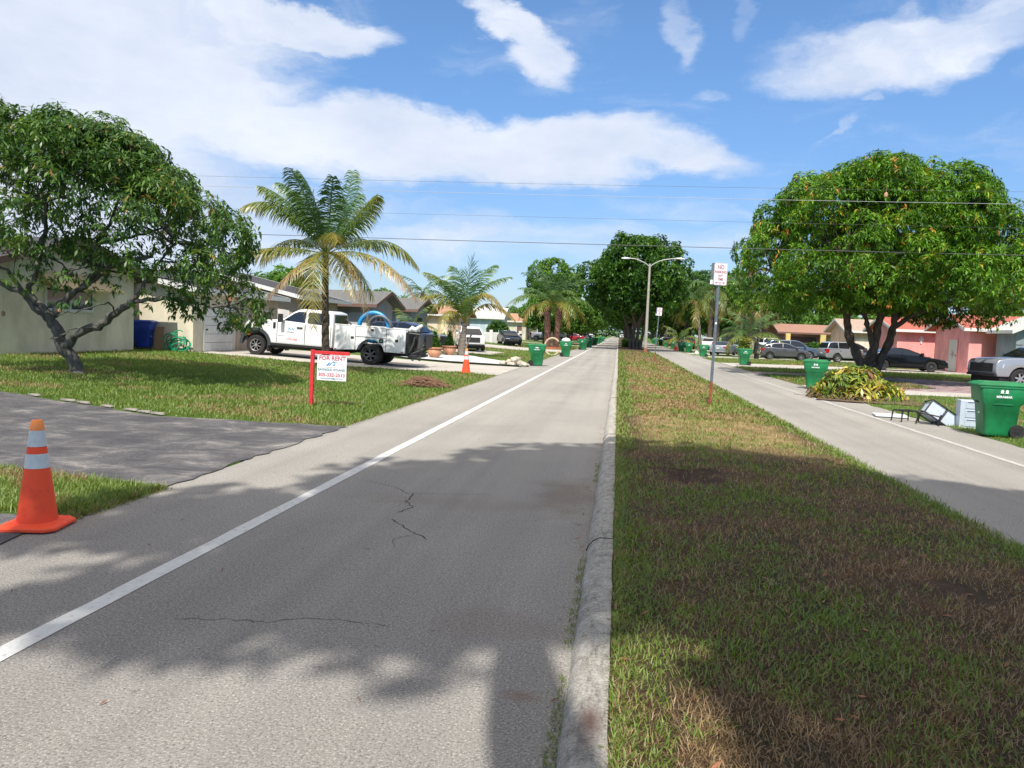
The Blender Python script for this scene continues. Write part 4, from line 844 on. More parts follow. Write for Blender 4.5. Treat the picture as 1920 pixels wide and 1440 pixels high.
def wheel(parent, x, y, r, w, rimm, side, spokes=5, steel=False):
    mb = MB(); mb.lathe([(r*.60, -w/2), (r*.93, -w/2), (r, -w*.36), (r, w*.36), (r*.93, w/2), (r*.60, w/2)], (0, 0, 0), 24, axis='y', cap=False)
    t = mb.build('wheel', M_tyre, parent, smooth=True); t.location = (x, y, r)
    mb = MB(); s = side; mb.lathe([(r*.62, s*w*.40), (r*.60, s*w*.46), (r*.56, s*w*.40), (r*.52, s*w*.10), (.02, s*w*.10)], (0, 0, 0), 24, m=0, axis='y', cap=False)
    mb.lathe([(r*.52, s*w*.105), (.01, s*w*.105)], (0, 0, 0), 20, m=1, axis='y')
    mb.lathe([(r*.13, s*w*.1), (r*.12, s*w*.42), (.01, s*w*.44)], (0, 0, 0), 12, m=0, axis='y')
    for k in range(spokes):
        a = 2*pi*k/spokes+.3; M = Matrix.Rotation(-a, 3, 'Y'); mb.box(M @ Vector((r*.32, s*w*.33, 0)), (r*.50, w*.10, r*(.17 if spokes < 7 else .07)), 0, M)
    q = mb.build('rim', [rimm, M_dark], t, smooth=False); return t
TYPES = dict(
 sedan=dict(L=4.85, W=1.83, low=[(2.36, .30), (2.42, .48), (2.38, .64), (2.18, .76), (1.6, .86), (1.05, .94), (-1.7, 1.02), (-2.28, 1.02), (-2.40, .86), (-2.42, .55), (-2.34, .30)], gh=[(1.15, .92), (.62, 1.18), (.12, 1.37), (-.3, 1.455), (-.8, 1.45), (-1.3, 1.33), (-1.98, 1.02)], wb=(1.43, -1.40), r=.335, pil=[(-.30, .05), (-1.28, .05)]),
 coupe=dict(L=4.6, W=1.86, low=[(2.26, .30), (2.3, .48), (2.26, .62), (2.0, .74), (1.0, .88), (-1.7, .98), (-2.2, 1.0), (-2.28, .8), (-2.3, .5), (-2.2, .3)], gh=[(1.0, .87), (.1, 1.28), (-.4, 1.36), (-.8, 1.33), (-1.85, .98)], wb=(1.4, -1.35), r=.34, pil=[(-.75, .06)]),
 hatch=dict(L=4.0, W=1.70, low=[(1.98, .30), (2.03, .48), (1.98, .66), (1.75, .80), (1.05, .96), (-1.7, 1.04), (-1.92, .98), (-1.98, .6), (-1.92, .32)], gh=[(1.22, .93), (.7, 1.2), (.25, 1.40), (-.2, 1.465), (-.9, 1.43), (-1.55, 1.28), (-1.93, 1.0)], wb=(1.25, -1.28), r=.31, pil=[(-.25, .05), (-1.2, .07)]),
 suv=dict(L=4.6, W=1.84, low=[(2.22, .36), (2.28, .6), (2.24, .95), (2.05, 1.04), (1.15, 1.12), (-2.1, 1.14), (-2.24, 1.1), (-2.30, .85), (-2.30, .5), (-2.2, .36)], gh=[(1.28, 1.10), (.75, 1.5), (.45, 1.64), (.1, 1.70), (-1.7, 1.69), (-2.0, 1.60), (-2.22, 1.12)], wb=(1.38, -1.32), r=.36, pil=[(-.30, .05), (-1.25, .06)]),
 pickup=dict(L=5.8, W=2.02, low=[(2.84, .48), (2.92, .7), (2.90, 1.02), (2.80, 1.16), (2.4, 1.24), (1.25, 1.30), (-.9, 1.30), (-2.85, 1.32), (-2.90, 1.2), (-2.90, .66), (-2.82, .5)], gh=[(1.45, 1.26), (.85, 1.66), (.6, 1.82), (.3, 1.88), (-.75, 1.88), (-1.0, 1.78), (-1.08, 1.3)], wb=(1.9, -1.85), r=.41, pil=[(-.02, .06)]))
def car(label, kind, pm, loc, rz, group=None, name='parked_car', cat='car', rimm=None, H=None, spokes=5, rails=False, light=True, grille=M_trim, extra=None):
    T = TYPES[kind]; t = thing(name, label, cat, loc, rz, group); W2 = T['W']/2; Lh = T['L']/2; low = T['low']; gh = T['gh']; r = T['r']; zb = low[0][1]; belt = gh[-1][1]
    rimm = rimm or M_rim
    def hw(x, z): return W2-.10*max(0, (abs(x)-Lh*.62)/(Lh*.38))**2-.05*max(0, (z-belt*.72))/.3-.03*max(0, (.55-z))/.3
    out_ = list(low)+arch(T['wb'][1], r*1.16, zb, r*1.02)+arch(T['wb'][0], r*1.16, zb, r*1.02)
    mb = MB(); slab(mb, out_, hw); mb.build('body', pm, t, smooth=True, bevel=.045, seg=3, angle=50)
    b0 = gh[0][1]
    def gw(x, z): return W2-.075-max(0, z-b0)*.34
    gp = [(gh[0][0], b0-.03)]+gh[1:-1]+[(gh[-1][0], gh[-1][1]-.03)]
    mb = MB(); slab(mb, gp, gw); mb.build('cabin', pm, t, smooth=True, bevel=.035, seg=2, angle=40)
    # side glass split by pillars
    gi = inset(gh, [.055]*(len(gh)-1)+[.045]); xs_ = [max(p[0] for p in gi)+1]+[p for p, w in T['pil']]+[min(p[0] for p in gi)-1]
    for i in range(len(xs_)-1):
        hi = xs_[i]-(T['pil'][i-1][1]/2 if i else 0); lo_ = xs_[i+1]+(T['pil'][i][1]/2 if i < len(T['pil']) else 0); q = clipx(gi, lo_, hi)
        if len(q) < 3: continue
        for s in (-1, 1):
            mb = MB(); n = len(q); mb.v = [(x, s*(gw(x, z)+.004), z) for x, z in q]+[(x, s*(gw(x, z)-.01), z) for x, z in q]; mb.f = [tuple(range(n)), tuple(range(n, 2*n))]; mb.m = [0, 0]; mb.build('side_window', M_glass, t)
    def screen(pts, nm, m_):
        mb = MB(); V = []
        for x, z in pts: V += [(x, -(gw(x, z)-.07), z), (x, gw(x, z)-.07, z)]
        mb.v = V; mb.f = [(2*i, 2*i+1, 2*i+3, 2*i+2) for i in range(len(pts)-1)]; mb.m = [0]*(len(pts)-1); mb.build(nm, m_, t, smooth=True)
    k = [p for p in gh if p[0] > gh[len(gh)//2][0]][:3] if len(gh) > 5 else gh[:2]
    def off(p, q, d): l = math.dist(p, q); return (-(q[1]-p[1])/l*d, (q[0]-p[0])/l*d)
    dx, dz = off(gh[0], k[-1], -.012); screen([(gh[0][0]-.05*0+abs(dx), gh[0][1]+.06)]+[(p[0]+abs(dx)*.9, p[1]+abs(dz)*.9-(.035 if p is k[-1] else 0)) for p in k[1:]], 'windscreen', M_glass)
    a, c = gh[-1], gh[-2]; rear = [(a[0]+(c[0]-a[0])*.12-.014, a[1]+(c[1]-a[1])*.12+.01), (a[0]+(c[0]-a[0])*.95-.014, a[1]+(c[1]-a[1])*.95+.006)]; screen(rear, 'rear_window', M_glass)
    mb = MB(); mb.b2((-Lh+.18, -W2+.14, .17), (Lh-.18, W2-.14, zb+.35)); mb.build('underbody', M_dark, t)
    for i, x in enumerate(T['wb']):
        for s in (-1, 1): wheel(t, x, s*(W2-.125), r, .23, rimm, s, spokes)
    # lights, bumpers, grille
    fx = max(p[0] for p in low); rx = min(p[0] for p in low); tall = kind in ('suv', 'pickup')
    zl = low[2][1]-(.10 if tall else .02); mb = MB()
    for s in (-1, 1):
        for nm, x0, z0, m_, w_, h_ in (('headlight', fx-.10, zl, M_head, .40, .15), ('taillight', rx+.05, belt-.16 if not tall else belt-.2, M_tail, .28, .17 if not tall else .34)):
            mb = MB(); sx = 1 if nm == 'headlight' else -1
            yy = s*(W2-.10-w_/2); mb.add([(x0+sx*.045, yy-w_/2*1.0, z0-h_/2), (x0+sx*(.045 if s < 0 else -.16), yy+w_/2*1.12, z0-h_/2), (x0+sx*(.035 if s < 0 else -.2), yy+w_/2*1.12, z0+h_/2), (x0+sx*.02, yy-w_/2, z0+h_/2), (x0-sx*.25, yy-w_/2, z0-h_/2), (x0-sx*.30, yy+w_/2, z0-h_/2), (x0-sx*.30, yy+w_/2, z0+h_/2), (x0-sx*.25, yy-w_/2, z0+h_/2)] if s < 0 else
                [(x0+sx*(-.16), yy+w_/2*1.12, z0-h_/2), (x0+sx*.045, yy-w_/2, z0-h_/2), (x0+sx*.02, yy-w_/2, z0+h_/2), (x0+sx*-.2, yy+w_/2*1.12, z0+h_/2), (x0-sx*.30, yy+w_/2, z0-h_/2), (x0-sx*.25, yy-w_/2, z0-h_/2), (x0-sx*.25, yy-w_/2, z0+h_/2), (x0-sx*.30, yy+w_/2, z0+h_/2)],
                [(0, 1, 2, 3), (4, 7, 6, 5), (0, 4, 5, 1), (3, 2, 6, 7), (0, 3, 7, 4), (1, 5, 6, 2)]); mb.build(nm, m_, t, bevel=.008)
    mb = MB(); gz = (zl-.02); gw2 = .70 if kind == 'pickup' else .48; mb.b2((fx-.14, -gw2, gz-(.24 if tall else .12)), (fx+.012, gw2, gz+(.12 if tall else .05)))
    for i in range(4): mb.b2((fx, -.46, gz-.2+.08*i), (fx+.02, .46, gz-.185+.08*i), 1)
    mb.build('grille', [M_trim, M_chrome], t, bevel=.006)
    mb = MB(); mb.b2((fx-.16, -W2*.86, zb+.0), (fx+.03, W2*.86, zb+.12)); mb.build('front_bumper', M_trim if tall else pm, t, bevel=.03)
    mb = MB(); mb.b2((rx-.03, -W2*.86, zb+.0), (rx+.16, W2*.86, zb+.13)); mb.build('rear_bumper', M_trim if tall else pm, t, bevel=.03)
    mb = MB(); mb.b2((rx-.02, -.16, zb+.32), (rx+.1, .16, zb+.45)); mb.build('licence_plate', M_plate, t)
    for s in (-1, 1):
        mb = MB(); mb.b2((gh[0][0]-.42, s*(W2-.03), belt+.0), (gh[0][0]-.24, s*(W2+.17), belt+.15)); mb.build('mirror', pm, t, bevel=.03)
    # doors: proud panels with dark gaps
    dz0, dz1 = zb+.10, belt-.05; xd = [gh[0][0]-.28]+[p for p, w in T['pil']][:(1 if kind in ('coupe',) else 2)]
    if kind == 'pickup': xd = [1.15, .0, -1.02]
    for i in range(len(xd)-1):
        for s in (-1, 1):
            y0 = s*(W2-.004-.03); mb = MB(); x1, x0 = xd[i]-.012, xd[i+1]+.012; q = [(x0, dz0), (x1, dz0), (x1, dz1), (x0, dz1)]
            if i == len(xd)-2 and kind not in ('pickup', 'coupe'): q = [(x0+.30, dz0), (x1, dz0), (x1, dz1), (x0, dz1), (x0, dz0+.34)]
            n = len(q); mb.v = [(x, s*(hw(x, z)+.009), z) for x, z in q]+[(x, s*(hw(x, z)-.02), z) for x, z in q]; mb.f = [tuple(range(n)), tuple(range(n, 2*n))]+[(j, (j+1) % n, n+(j+1) % n, n+j) for j in range(n)]; mb.m = [0]*len(mb.f); d = mb.build('door', pm, t)
            mb = MB(); mb.b2((x0+.06, s*(W2-.03), dz1-.13), (x0+.24, s*(W2+.025), dz1-.10)); mb.build('door_handle', pm if not rails else M_chrome, d)
    if rails:
        for s in (-1, 1): mb = MB(); mb.tube([(.3, s*.58, 1.69), (.2, s*.58, 1.75), (-1.6, s*.58, 1.75), (-1.7, s*.58, 1.69)], .018, 6); mb.build('roof_rail', M_chrome, t)
    return t
def txt(s, size, m, parent, loc, rot, name='lettering', off=0., ext=.001, align='CENTER', sx=1.):
    cu_ = bpy.data.curves.new(name, 'FONT'); cu_.body = s; cu_.size = size; cu_.align_x = align; cu_.align_y = 'CENTER'; cu_.extrude = ext; cu_.offset = off; cu_.resolution_u = 3
    o = bpy.data.objects.new('tmp', cu_); C.objects.link(o); dg = bpy.context.evaluated_depsgraph_get(); me = bpy.data.meshes.new_from_object(o.evaluated_get(dg)); bpy.data.objects.remove(o)
    me.name = name; me.materials.clear(); me.materials.append(m); q = link(bpy.data.objects.new(name, me), parent); q.location = loc; q.rotation_euler = rot; q.scale = (sx, 1, 1); return q

# ---------------------------------------------------------------- houses
M_fascia = mat('white_fascia', (.66, .65, .62), .6); M_bfas = mat('brown_fascia', (.16, .09, .07), .7)
def stucco(n, c): return mat(n, c, .92, var=.16, scale=1.4, stretch=(1, 1, .5), bump=.5, bscale=90)
def roofm(n, c, c2): return mat(n, c, .9, col2=c2, var=.25, scale=9, bump=.9, bscale=30, stretch=(1, 1, 3))
def house(label, x0, x1, y0, y1, eave, pitch, axis, wm, rm, fm, oh=.5, zg=.1, items=(), name='house', chimney=False, t=None, zb=None):
    if t is None: t = thing(name, label, 'house', (0, 0, 0))
    zb = zg-.3; mb = MB()
    if axis == 'x':
        c = (y0+y1)/2; ridge = eave+pitch*(y1-y0)/2; mb.prism([(y0, zb), (y1, zb), (y1, eave), (c, ridge), (y0, eave)], x0, x1, 'x')
    else:
        c = (x0+x1)/2; ridge = eave+pitch*(x1-x0)/2; mb.prism([(x0, zb), (x1, zb), (x1, eave), (c, ridge), (x0, eave)], y0, y1, 'y')
    mb.build('wall', wm, t); th = .16
    a0, a1, b0, b1 = (y0, y1, x0-oh, x1+oh) if axis == 'x' else (x0, x1, y0-oh, y1+oh); ax = axis if axis == 'x' else 'y'
    z_e = eave-pitch*oh+.02; z_r = ridge+.02; mb = MB()
    for sgn, e in ((1, a0-oh), (-1, a1+oh)): mb.prism([(e, z_e), (c, z_r), (c, z_r+th), (e, z_e+th)], b0, b1, ax)
    rf = mb.build('roof', rm, t); mb = MB()
    for e, s in ((a0-oh, -1), (a1+oh, 1)):
        q = [(e, z_e-.02), (e+s*.03, z_e-.02), (e+s*.03, z_e+th+.015), (e, z_e+th+.015)]; mb.prism(q, b0-.03, b1+.03, ax)
    for bb, s in ((b0, -1), (b1, 1)):
        for e, s2 in ((a0-oh, 1), (a1+oh, -1)): mb.prism([(e, z_e-.03), (c, z_r-.03), (c, z_r+th+.012), (e, z_e+th+.012)], bb, bb+s*.03, ax)
    mb.build('fascia', fm, t)
    if chimney: mb = MB(); mb.b2((c-.2 if axis != 'x' else x0+2, (y0+y1)/2-.2, z_r-.1), (c+.2 if axis != 'x' else x0+2.4, (y0+y1)/2+.2, z_r+.5)); mb.build('vent_pipe', M_white, rf)
    for it in items:
        kind, face, u0, u1, z0, z1 = it[:6]; mm = it[6] if len(it) > 6 else None
        # face S: plane y=y0 (towards the viewer); E: plane x=x1; Wt: plane x=x0
        def P(u, z, d): return (u, y0-d, z) if face == 'S' else ((x1+d, u, z) if face == 'E' else (x0-d, u, z))
        def bx_(mb, ua, ub, za, zc, da, db, m=0):
            p, q = P(ua, za, da), P(ub, zc, db); mb.b2([min(i, j) for i, j in zip(p, q)], [max(i, j) for i, j in zip(p, q)], m)
        mb = MB()
        if kind == 'window':
            for ua, ub, za, zc in ((u0-.06, u1+.06, z0-.08, z0), (u0-.06, u1+.06, z1, z1+.06), (u0-.06, u0, z0, z1), (u1, u1+.06, z0, z1), ((u0+u1)/2-.025, (u0+u1)/2+.025, z0, z1)): bx_(mb, ua, ub, za, zc, -.01, .05)
            w = mb.build('window', M_fascia, t); mb = MB(); bx_(mb, u0, u1, z0, z1, -.02, .015); mb.build('pane', M_win, w)
        elif kind in ('door', 'garage_door'):
            bx_(mb, u0, u1, z0, z1, -.01, .03); n = 4 if kind == 'garage_door' else 0
            for i in range(1, n+1): bx_(mb, u0, u1, z0+(z1-z0)*i/(n+1)-.012, z0+(z1-z0)*i/(n+1)+.012, .03, .036, 1)
            d = mb.build(kind, [mm or M_white, mat('panel_groove', (.35, .34, .33), .7)], t); mb = MB(); bx_(mb, u0-.09, u0, z0, z1+.09, -.01, .05); bx_(mb, u1, u1+.09, z0, z1+.09, -.01, .05); bx_(mb, u0, u1, z1, z1+.09, -.01, .05); mb.build('door_frame', it[7] if len(it) > 7 else M_fascia, d)
            mb = MB(); bx_(mb, u0+.1, u0+.16, (z0+z1)/2-.03, (z0+z1)/2+.03, .03, .09); mb.build('door_handle', M_trim, d)
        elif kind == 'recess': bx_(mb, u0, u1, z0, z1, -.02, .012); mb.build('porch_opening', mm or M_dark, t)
        elif kind == 'band': bx_(mb, u0, u1, z0, z1, -.01, .03); mb.build('wall_panel', mm, t)
        elif kind == 'column': bx_(mb, u0, u1, z0, z1, .9, 1.15); mb.build('column', mm, t)
        elif kind == 'awning':
            V = [P(u0, z1, 0), P(u1, z1, 0), P(u1, z0, .62), P(u0, z0, .62), P(u0, z1-.05, 0), P(u1, z1-.05, 0), P(u1, z0-.05, .60), P(u0, z0-.05, .60)]; mb.add(V, [(0, 1, 2, 3), (4, 7, 6, 5), (0, 4, 5, 1), (3, 2, 6, 7), (0, 3, 7, 4), (1, 5, 6, 2)]); mb.build('awning', mm, t)
    return t
W_cream = stucco('cream_stucco', (.64, .58, .45)); W_beige = stucco('beige_stucco', (.42, .33, .25)); W_grey = stucco('grey_stucco', (.30, .31, .33)); W_pink = stucco('pink_stucco', (.90, .35, .32)); W_gblue = stucco('blue_grey_stucco', (.25, .29, .31))
W_tan = stucco('tan_stucco', (.60, .43, .31)); W_white = stucco('white_stucco', (.62, .60, .58)); W_yel = stucco('yellow_stucco', (.58, .44, .17)); W_brn = stucco('brown_stucco', (.30, .16, .12))
R_dark = roofm('dark_shingle', (.035, .034, .038), (.07, .068, .072)); R_grey = roofm('grey_shingle', (.12, .12, .115), (.19, .19, .18)); R_or = roofm('orange_tile', (.36, .20, .12), (.50, .30, .19)); R_red = roofm('red_tile', (.42, .10, .07), (.50, .15, .11)); R_brn = roofm('brown_tile', (.30, .15, .10), (.42, .24, .17)); R_lt = roofm('pale_tile', (.38, .27, .20), (.50, .37, .29)); R_wht = roofm('white_roof', (.50, .50, .49), (.62, .62, .60))
M_awn = mat('tan_awning', (.62, .47, .28), .8)
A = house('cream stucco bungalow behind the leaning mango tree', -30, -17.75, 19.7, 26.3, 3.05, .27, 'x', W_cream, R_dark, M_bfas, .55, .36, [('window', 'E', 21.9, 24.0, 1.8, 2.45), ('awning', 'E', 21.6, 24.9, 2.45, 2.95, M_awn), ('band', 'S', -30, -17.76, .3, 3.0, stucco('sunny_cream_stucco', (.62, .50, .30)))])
house(None, -30, -18.9, 26.31, 28.0, 2.95, .05, 'y', W_cream, R_dark, M_bfas, .1, .40, [('door', 'E', 26.9, 27.8, .45, 2.45)], t=A)
house(None, -25.5, -16.45, 28.1, 35.6, 2.72, .20, 'y', W_cream, R_dark, M_fascia, .42, .34, [('garage_door', 'E', 28.9, 31.2, .36, 2.1, M_white), ('band', 'E', 31.5, 35.5, .3, 2.6, W_beige), ('window', 'E', 32.6, 34.6, 1.2, 2.1)], t=A)
B_ = house('beige bungalow with dark shingle roof and brown porch behind the truck cab', -29, -16.6, 38.2, 44.0, 2.95, .22, 'y', W_beige, R_dark, M_fascia, .6, .4, [('recess', 'E', 39.0, 41.4, .4, 2.6, mat('maroon_door', (.06, .02, .018), .6)), ('window', 'E', 42.0, 43.4, 1.3, 2.3), ('band', 'S', -21, -17, 1.0, 2.3, W_white)])
house('grey house with dark gable directly behind the truck bed', -27, -15.4, 46.2, 51.2, 2.95, .30, 'x', W_grey, R_grey, M_bfas, .7, .4, [('band', 'S', -22, -15.9, .4, 2.35, stucco('sunlit_grey_stucco', (.46, .47, .50))), ('window', 'E', 47.6, 49.4, 1.2, 2.2), ('recess', 'S', -16.6, -15.5, .4, 2.4, W_white)])  # lower wall coloured paler as sunlit, grey above it left as eave shade
house('second grey house with a dark gable above the green palm', -28, -16.0, 58.2, 63.4, 3.0, .30, 'x', stucco('mid_grey_stucco', (.24, .25, .27)), R_grey, M_bfas, .7, .4, [('recess', 'S', -17.2, -16.3, .4, 2.5, M_white), ('recess', 'E', 59.8, 61.6, .5, 2.4), ('column', 'S', -18.6, -18.4, .4, 3.0, M_white)])
house('tan house with orange tile roof behind the young palm', -31, -15.9, 75.4, 81.5, 3.0, .30, 'x', W_tan, R_or, M_fascia, .6, .4, [('window', 'E', 76.6, 78.4, 1.2, 2.4), ('band', 'S', -20, -16.4, .4, 2.2, stucco('peach_stucco', (.70, .55, .42)))])
house('pale blue house beyond the black car on the left', -28, -14.9, 97, 102.5, 3.2, .42, 'x', stucco('pale_blue_stucco', (.48, .56, .60)), R_wht, M_fascia, .5, .35, [('window', 'E', 98.6, 100.6, 1.2, 2.6), ('window', 'S', -16.3, -15.8, 1.4, 2.2)])
house('small cream house with orange gable beyond the pale blue house', -27, -14.2, 118, 124, 3.1, .36, 'x', W_cream, R_or, M_fascia, .5, .35, [('window', 'E', 119.5, 121.5, 1.2, 2.4), ('door', 'S', -15.6, -14.8, .4, 2.4, M_bfas)])
house('distant cream house behind the silver pickup', -28, -15.5, 140, 147, 3.0, .34, 'x', W_cream, R_or, M_fascia, .5, .35, [('window', 'S', -18, -16.5, 1.2, 2.3)])
house('farthest pale house on the left side', -28, -15.5, 172, 179, 3.0, .34, 'x', W_white, R_brn, M_fascia, .5, .35, [('window', 'S', -18, -16.5, 1.2, 2.3)])
# right side
PK = house('salmon pink house with red tile roof and white star door', 22.0, 34, 52.3, 57.6, 2.95, .30, 'x', W_pink, R_red, M_fascia, .55, .1, [('door', 'W', 53.9, 55.2, .15, 2.25, mat('cream_door', (.62, .60, .52), .5), W_pink), ('window', 'S', 26.5, 27.6, 1.1, 2.0)])
house(None, 20.3, 34, 60.0, 66, 2.85, .28, 'x', W_pink, R_red, M_fascia, .5, .1, [], t=PK)
st = MB()
for k in range(8):
    a = k*pi/4; l = .46 if k % 2 == 0 else .34; cx, cz = 54.55, 1.30; st.add([(21.965, cx+.05*cos(a-.5), cz+.05*sin(a-.5)), (21.965, cx+l*cos(a), cz+l*sin(a)), (21.965, cx+.05*cos(a+.5), cz+.05*sin(a+.5))], [(0, 1, 2)])
st.build('door_star', mat('door_ornament', (.20, .035, .04), .5), PK)
st = MB(); st.b2((24.6, 52.24, 1.25), (24.75, 52.3, 1.65)); st.b2((24.6, 52.2, 1.2), (24.85, 52.3, 1.35)); st.build('wall_ornament', mat('red_ornament', (.55, .03, .02), .5), PK)
st = MB(); st.b2((21.9, 59.94, 1.9), (22.0, 60.0, 2.5)); st.b2((21.8, 59.93, 2.1), (22.1, 60.0, 2.3)); st.build('wall_ornament', M_white, PK)
GH = house('blue grey house with white trimmed gable at the right edge', 23.2, 34, 49.0, 51.4, 2.88, .46, 'y', W_gblue, R_wht, M_fascia, .45, .1, [('window', 'S', 23.95, 25.6, 1.45, 2.65), ('band', 'S', 23.2, 34, 2.02, 2.06, mat('groove_grey', (.15, .17, .18), .8))])
TN = house('tan house with pale tile roof behind the right mango trunk', 22.0, 33, 78, 84.5, 2.95, .32, 'x', W_tan, R_lt, M_fascia, .6, .1, [('band', 'S', 22.6, 25.5, .1, 2.2, stucco('pale_peach', (.74, .62, .50))), ('window', 'S', 27, 28.6, 1.1, 2.2)])
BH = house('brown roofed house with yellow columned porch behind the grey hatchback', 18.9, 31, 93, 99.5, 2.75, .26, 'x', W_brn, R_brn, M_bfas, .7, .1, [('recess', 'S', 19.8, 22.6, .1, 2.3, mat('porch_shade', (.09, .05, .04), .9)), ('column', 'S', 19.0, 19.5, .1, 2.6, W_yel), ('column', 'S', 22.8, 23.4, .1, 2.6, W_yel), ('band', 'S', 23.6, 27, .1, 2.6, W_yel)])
house('distant cream house behind the tall palms on the right', 17.5, 30, 130, 136, 3.0, .3, 'x', W_cream, R_brn, M_fascia, .5, .1, [('window', 'S', 19, 20.5, 1.2, 2.2)])
# tables beside the pink house
for i, (x, l) in enumerate(((19.9, 'small white stone table right of the black sedan'), (21.4, 'small white stone table left of the pink porch'))):
    t = thing('garden_table', l, 'garden table', (x, 58.2, .1), .1*i); mb = MB(); mb.b2((-.5, -.3, .82), (.5, .3, .90)); mb.build('table_top', M_white, t, bevel=.01)
    for s in (-1, 1): mb = MB(); mb.lathe([(.16, 0), (.16, .08), (.09, .15), (.13, .4), (.08, .65), (.15, .82)], (s*.3, 0, 0), 10); mb.build('leg', M_white, t, smooth=True)
t = thing('garden_wall', 'low white block wall left of the black car', 'wall', (-12.4, 80.2, .2)); mb = MB(); mb.b2((-2.6, -.1, -.2), (2.2, .1, 1.2)); mb.build('wall', W_white, t); mb = MB()
for x in (-2.7, -.9, .6, 2.2): mb = MB(); mb.b2((x-.16, -.16, -.2), (x+.16, .16, 1.45)); mb.build('pillar', M_white, t)
# ---------------------------------------------------------------- parked cars
GC = 'cars parked in the front drives'
P_black = mat('black_paint', (.004, .0045, .007), .18, coat=.12, spec=.3); P_navy = paint('navy_paint', (.012, .025, .085)); P_white = paint('white_paint', (.72, .72, .71)); P_silver = paint('silver_paint', (.34, .355, .385), .35); P_grey = paint('grey_paint', (.115, .11, .125), .4); P_blue = paint('steel_blue_paint', (.10, .14, .20), .4); P_red = paint('red_paint', (.30, .015, .03)); P_blk2 = paint('dark_green_paint', (.02, .03, .035), .3)
def gz(x): return tz(x)+.03
car('navy blue suv half hidden by the truck tail and potted topiary', 'suv', P_navy, (-12.3, 44.2, gz(-12.3)), R(-14), GC, name='parked_suv', cat='suv', spokes=5)
car('white suv with roof rails facing the street beside the young palm', 'suv', P_white, (-10.6, 54.4, gz(-10.6)), R(-72), GC, name='parked_suv', cat='suv', rails=True)
car('black car facing the street on the pale left driveway', 'sedan', P_black, (-11.0, 77.5, gz(-11)), R(-70), GC, spokes=7)
car('silver pickup truck behind the twin trunk palm', 'pickup', P_silver, (-11.0, 121.5, gz(-11)), R(2), GC, name='parked_pickup', cat='pickup truck')
car('dark red car beyond the silver pickup', 'sedan', P_red, (-8.6, 142.5, gz(-9)), R(175), GC)
car('white car beyond the dark red car', 'suv', P_white, (-8.2, 152, gz(-9)), R(178), GC)
car('grey coupe seen from behind beside the median sign post', 'coupe', P_silver, (10.4, 79.2, gz(10.4)), R(70), GC, rimm=M_drim)
car('steel blue sedan behind the low bushy palm', 'sedan', P_blue, (13.8, 81.5, gz(13.8)), R(0), GC, rimm=M_drim, spokes=10)
car('white pickup truck behind the yellow palm leaves', 'pickup', P_white, (17.4, 92, gz(17)), R(4), GC, name='parked_pickup', cat='pickup truck')
h = car('dark grey hatchback seen side on between two green bins', 'hatch', P_grey, (14.1, 68.4, gz(14)), R(-2), GC, spokes=10)
car('steel grey suv behind the grey hatchback', 'suv', P_blue, (15.6, 72.6, gz(15.6)), R(0), GC, name='parked_suv', cat='suv')
car('silver suv with dark cladding partly behind the right mango trunk', 'suv', P_silver, (18.9, 67.0, gz(18.9)), R(12), GC, name='parked_suv', cat='suv', spokes=6)
car('black sedan under the right mango tree in front of the pink house', 'sedan', P_black, (18.25, 52.6, gz(18)), R(-4), GC, spokes=10, rimm=M_drim)
car('silver pickup truck cut off by the right edge of view', 'pickup', P_silver, (18.0, 35.3, gz(18)), R(192), GC, name='parked_pickup', cat='pickup truck', spokes=6)
for x, y, p, k, rz, l in ((9.6, 112, P_blk2, 'suv', 95, 'dark suv seen from behind past the orange cones'), (12.5, 110, P_white, 'suv', 80, 'white van like suv behind the short yellow palm'), (8.6, 140, P_red, 'sedan', 90, 'red car far down the right verge'), (9.5, 160, P_white, 'sedan', 85, 'white car far down the right verge'), (-8.4, 178, P_blue, 'suv', 0, 'blue suv far down the left verge'), (-7.8, 215, P_white, 'sedan', -90, 'white car at the far left end'), (1.4, 330, P_white, 'suv', -90, 'tiny white car at the far end of the street')):
    car(l, k, p, (x, y, gz(x)), R(rz), GC)
# black cargo rack and yellow bundle behind the hatchback
t = thing('hitch_rack', 'black upright rack behind the grey hatchback', 'rack', (11.75, 68.6, .06), 0); mb = MB(); mb.box((0, 0, .95), (.18, 1.1, 1.0), 0, Matrix.Rotation(.15, 3, 'Y')); mb.build('panel', M_trim, t, bevel=.04); mb = MB(); mb.b2((-.1, -.05, 0), (.3, .05, .5)); mb.build('bracket', M_trim, t)
shrub('croton_plant', 'yellow leaved plant between the rack and the low palm', (10.9, 69.5, .04), (.9, .9, 1.9), MY, 170, .3, 61, cat='plant', shape='round')

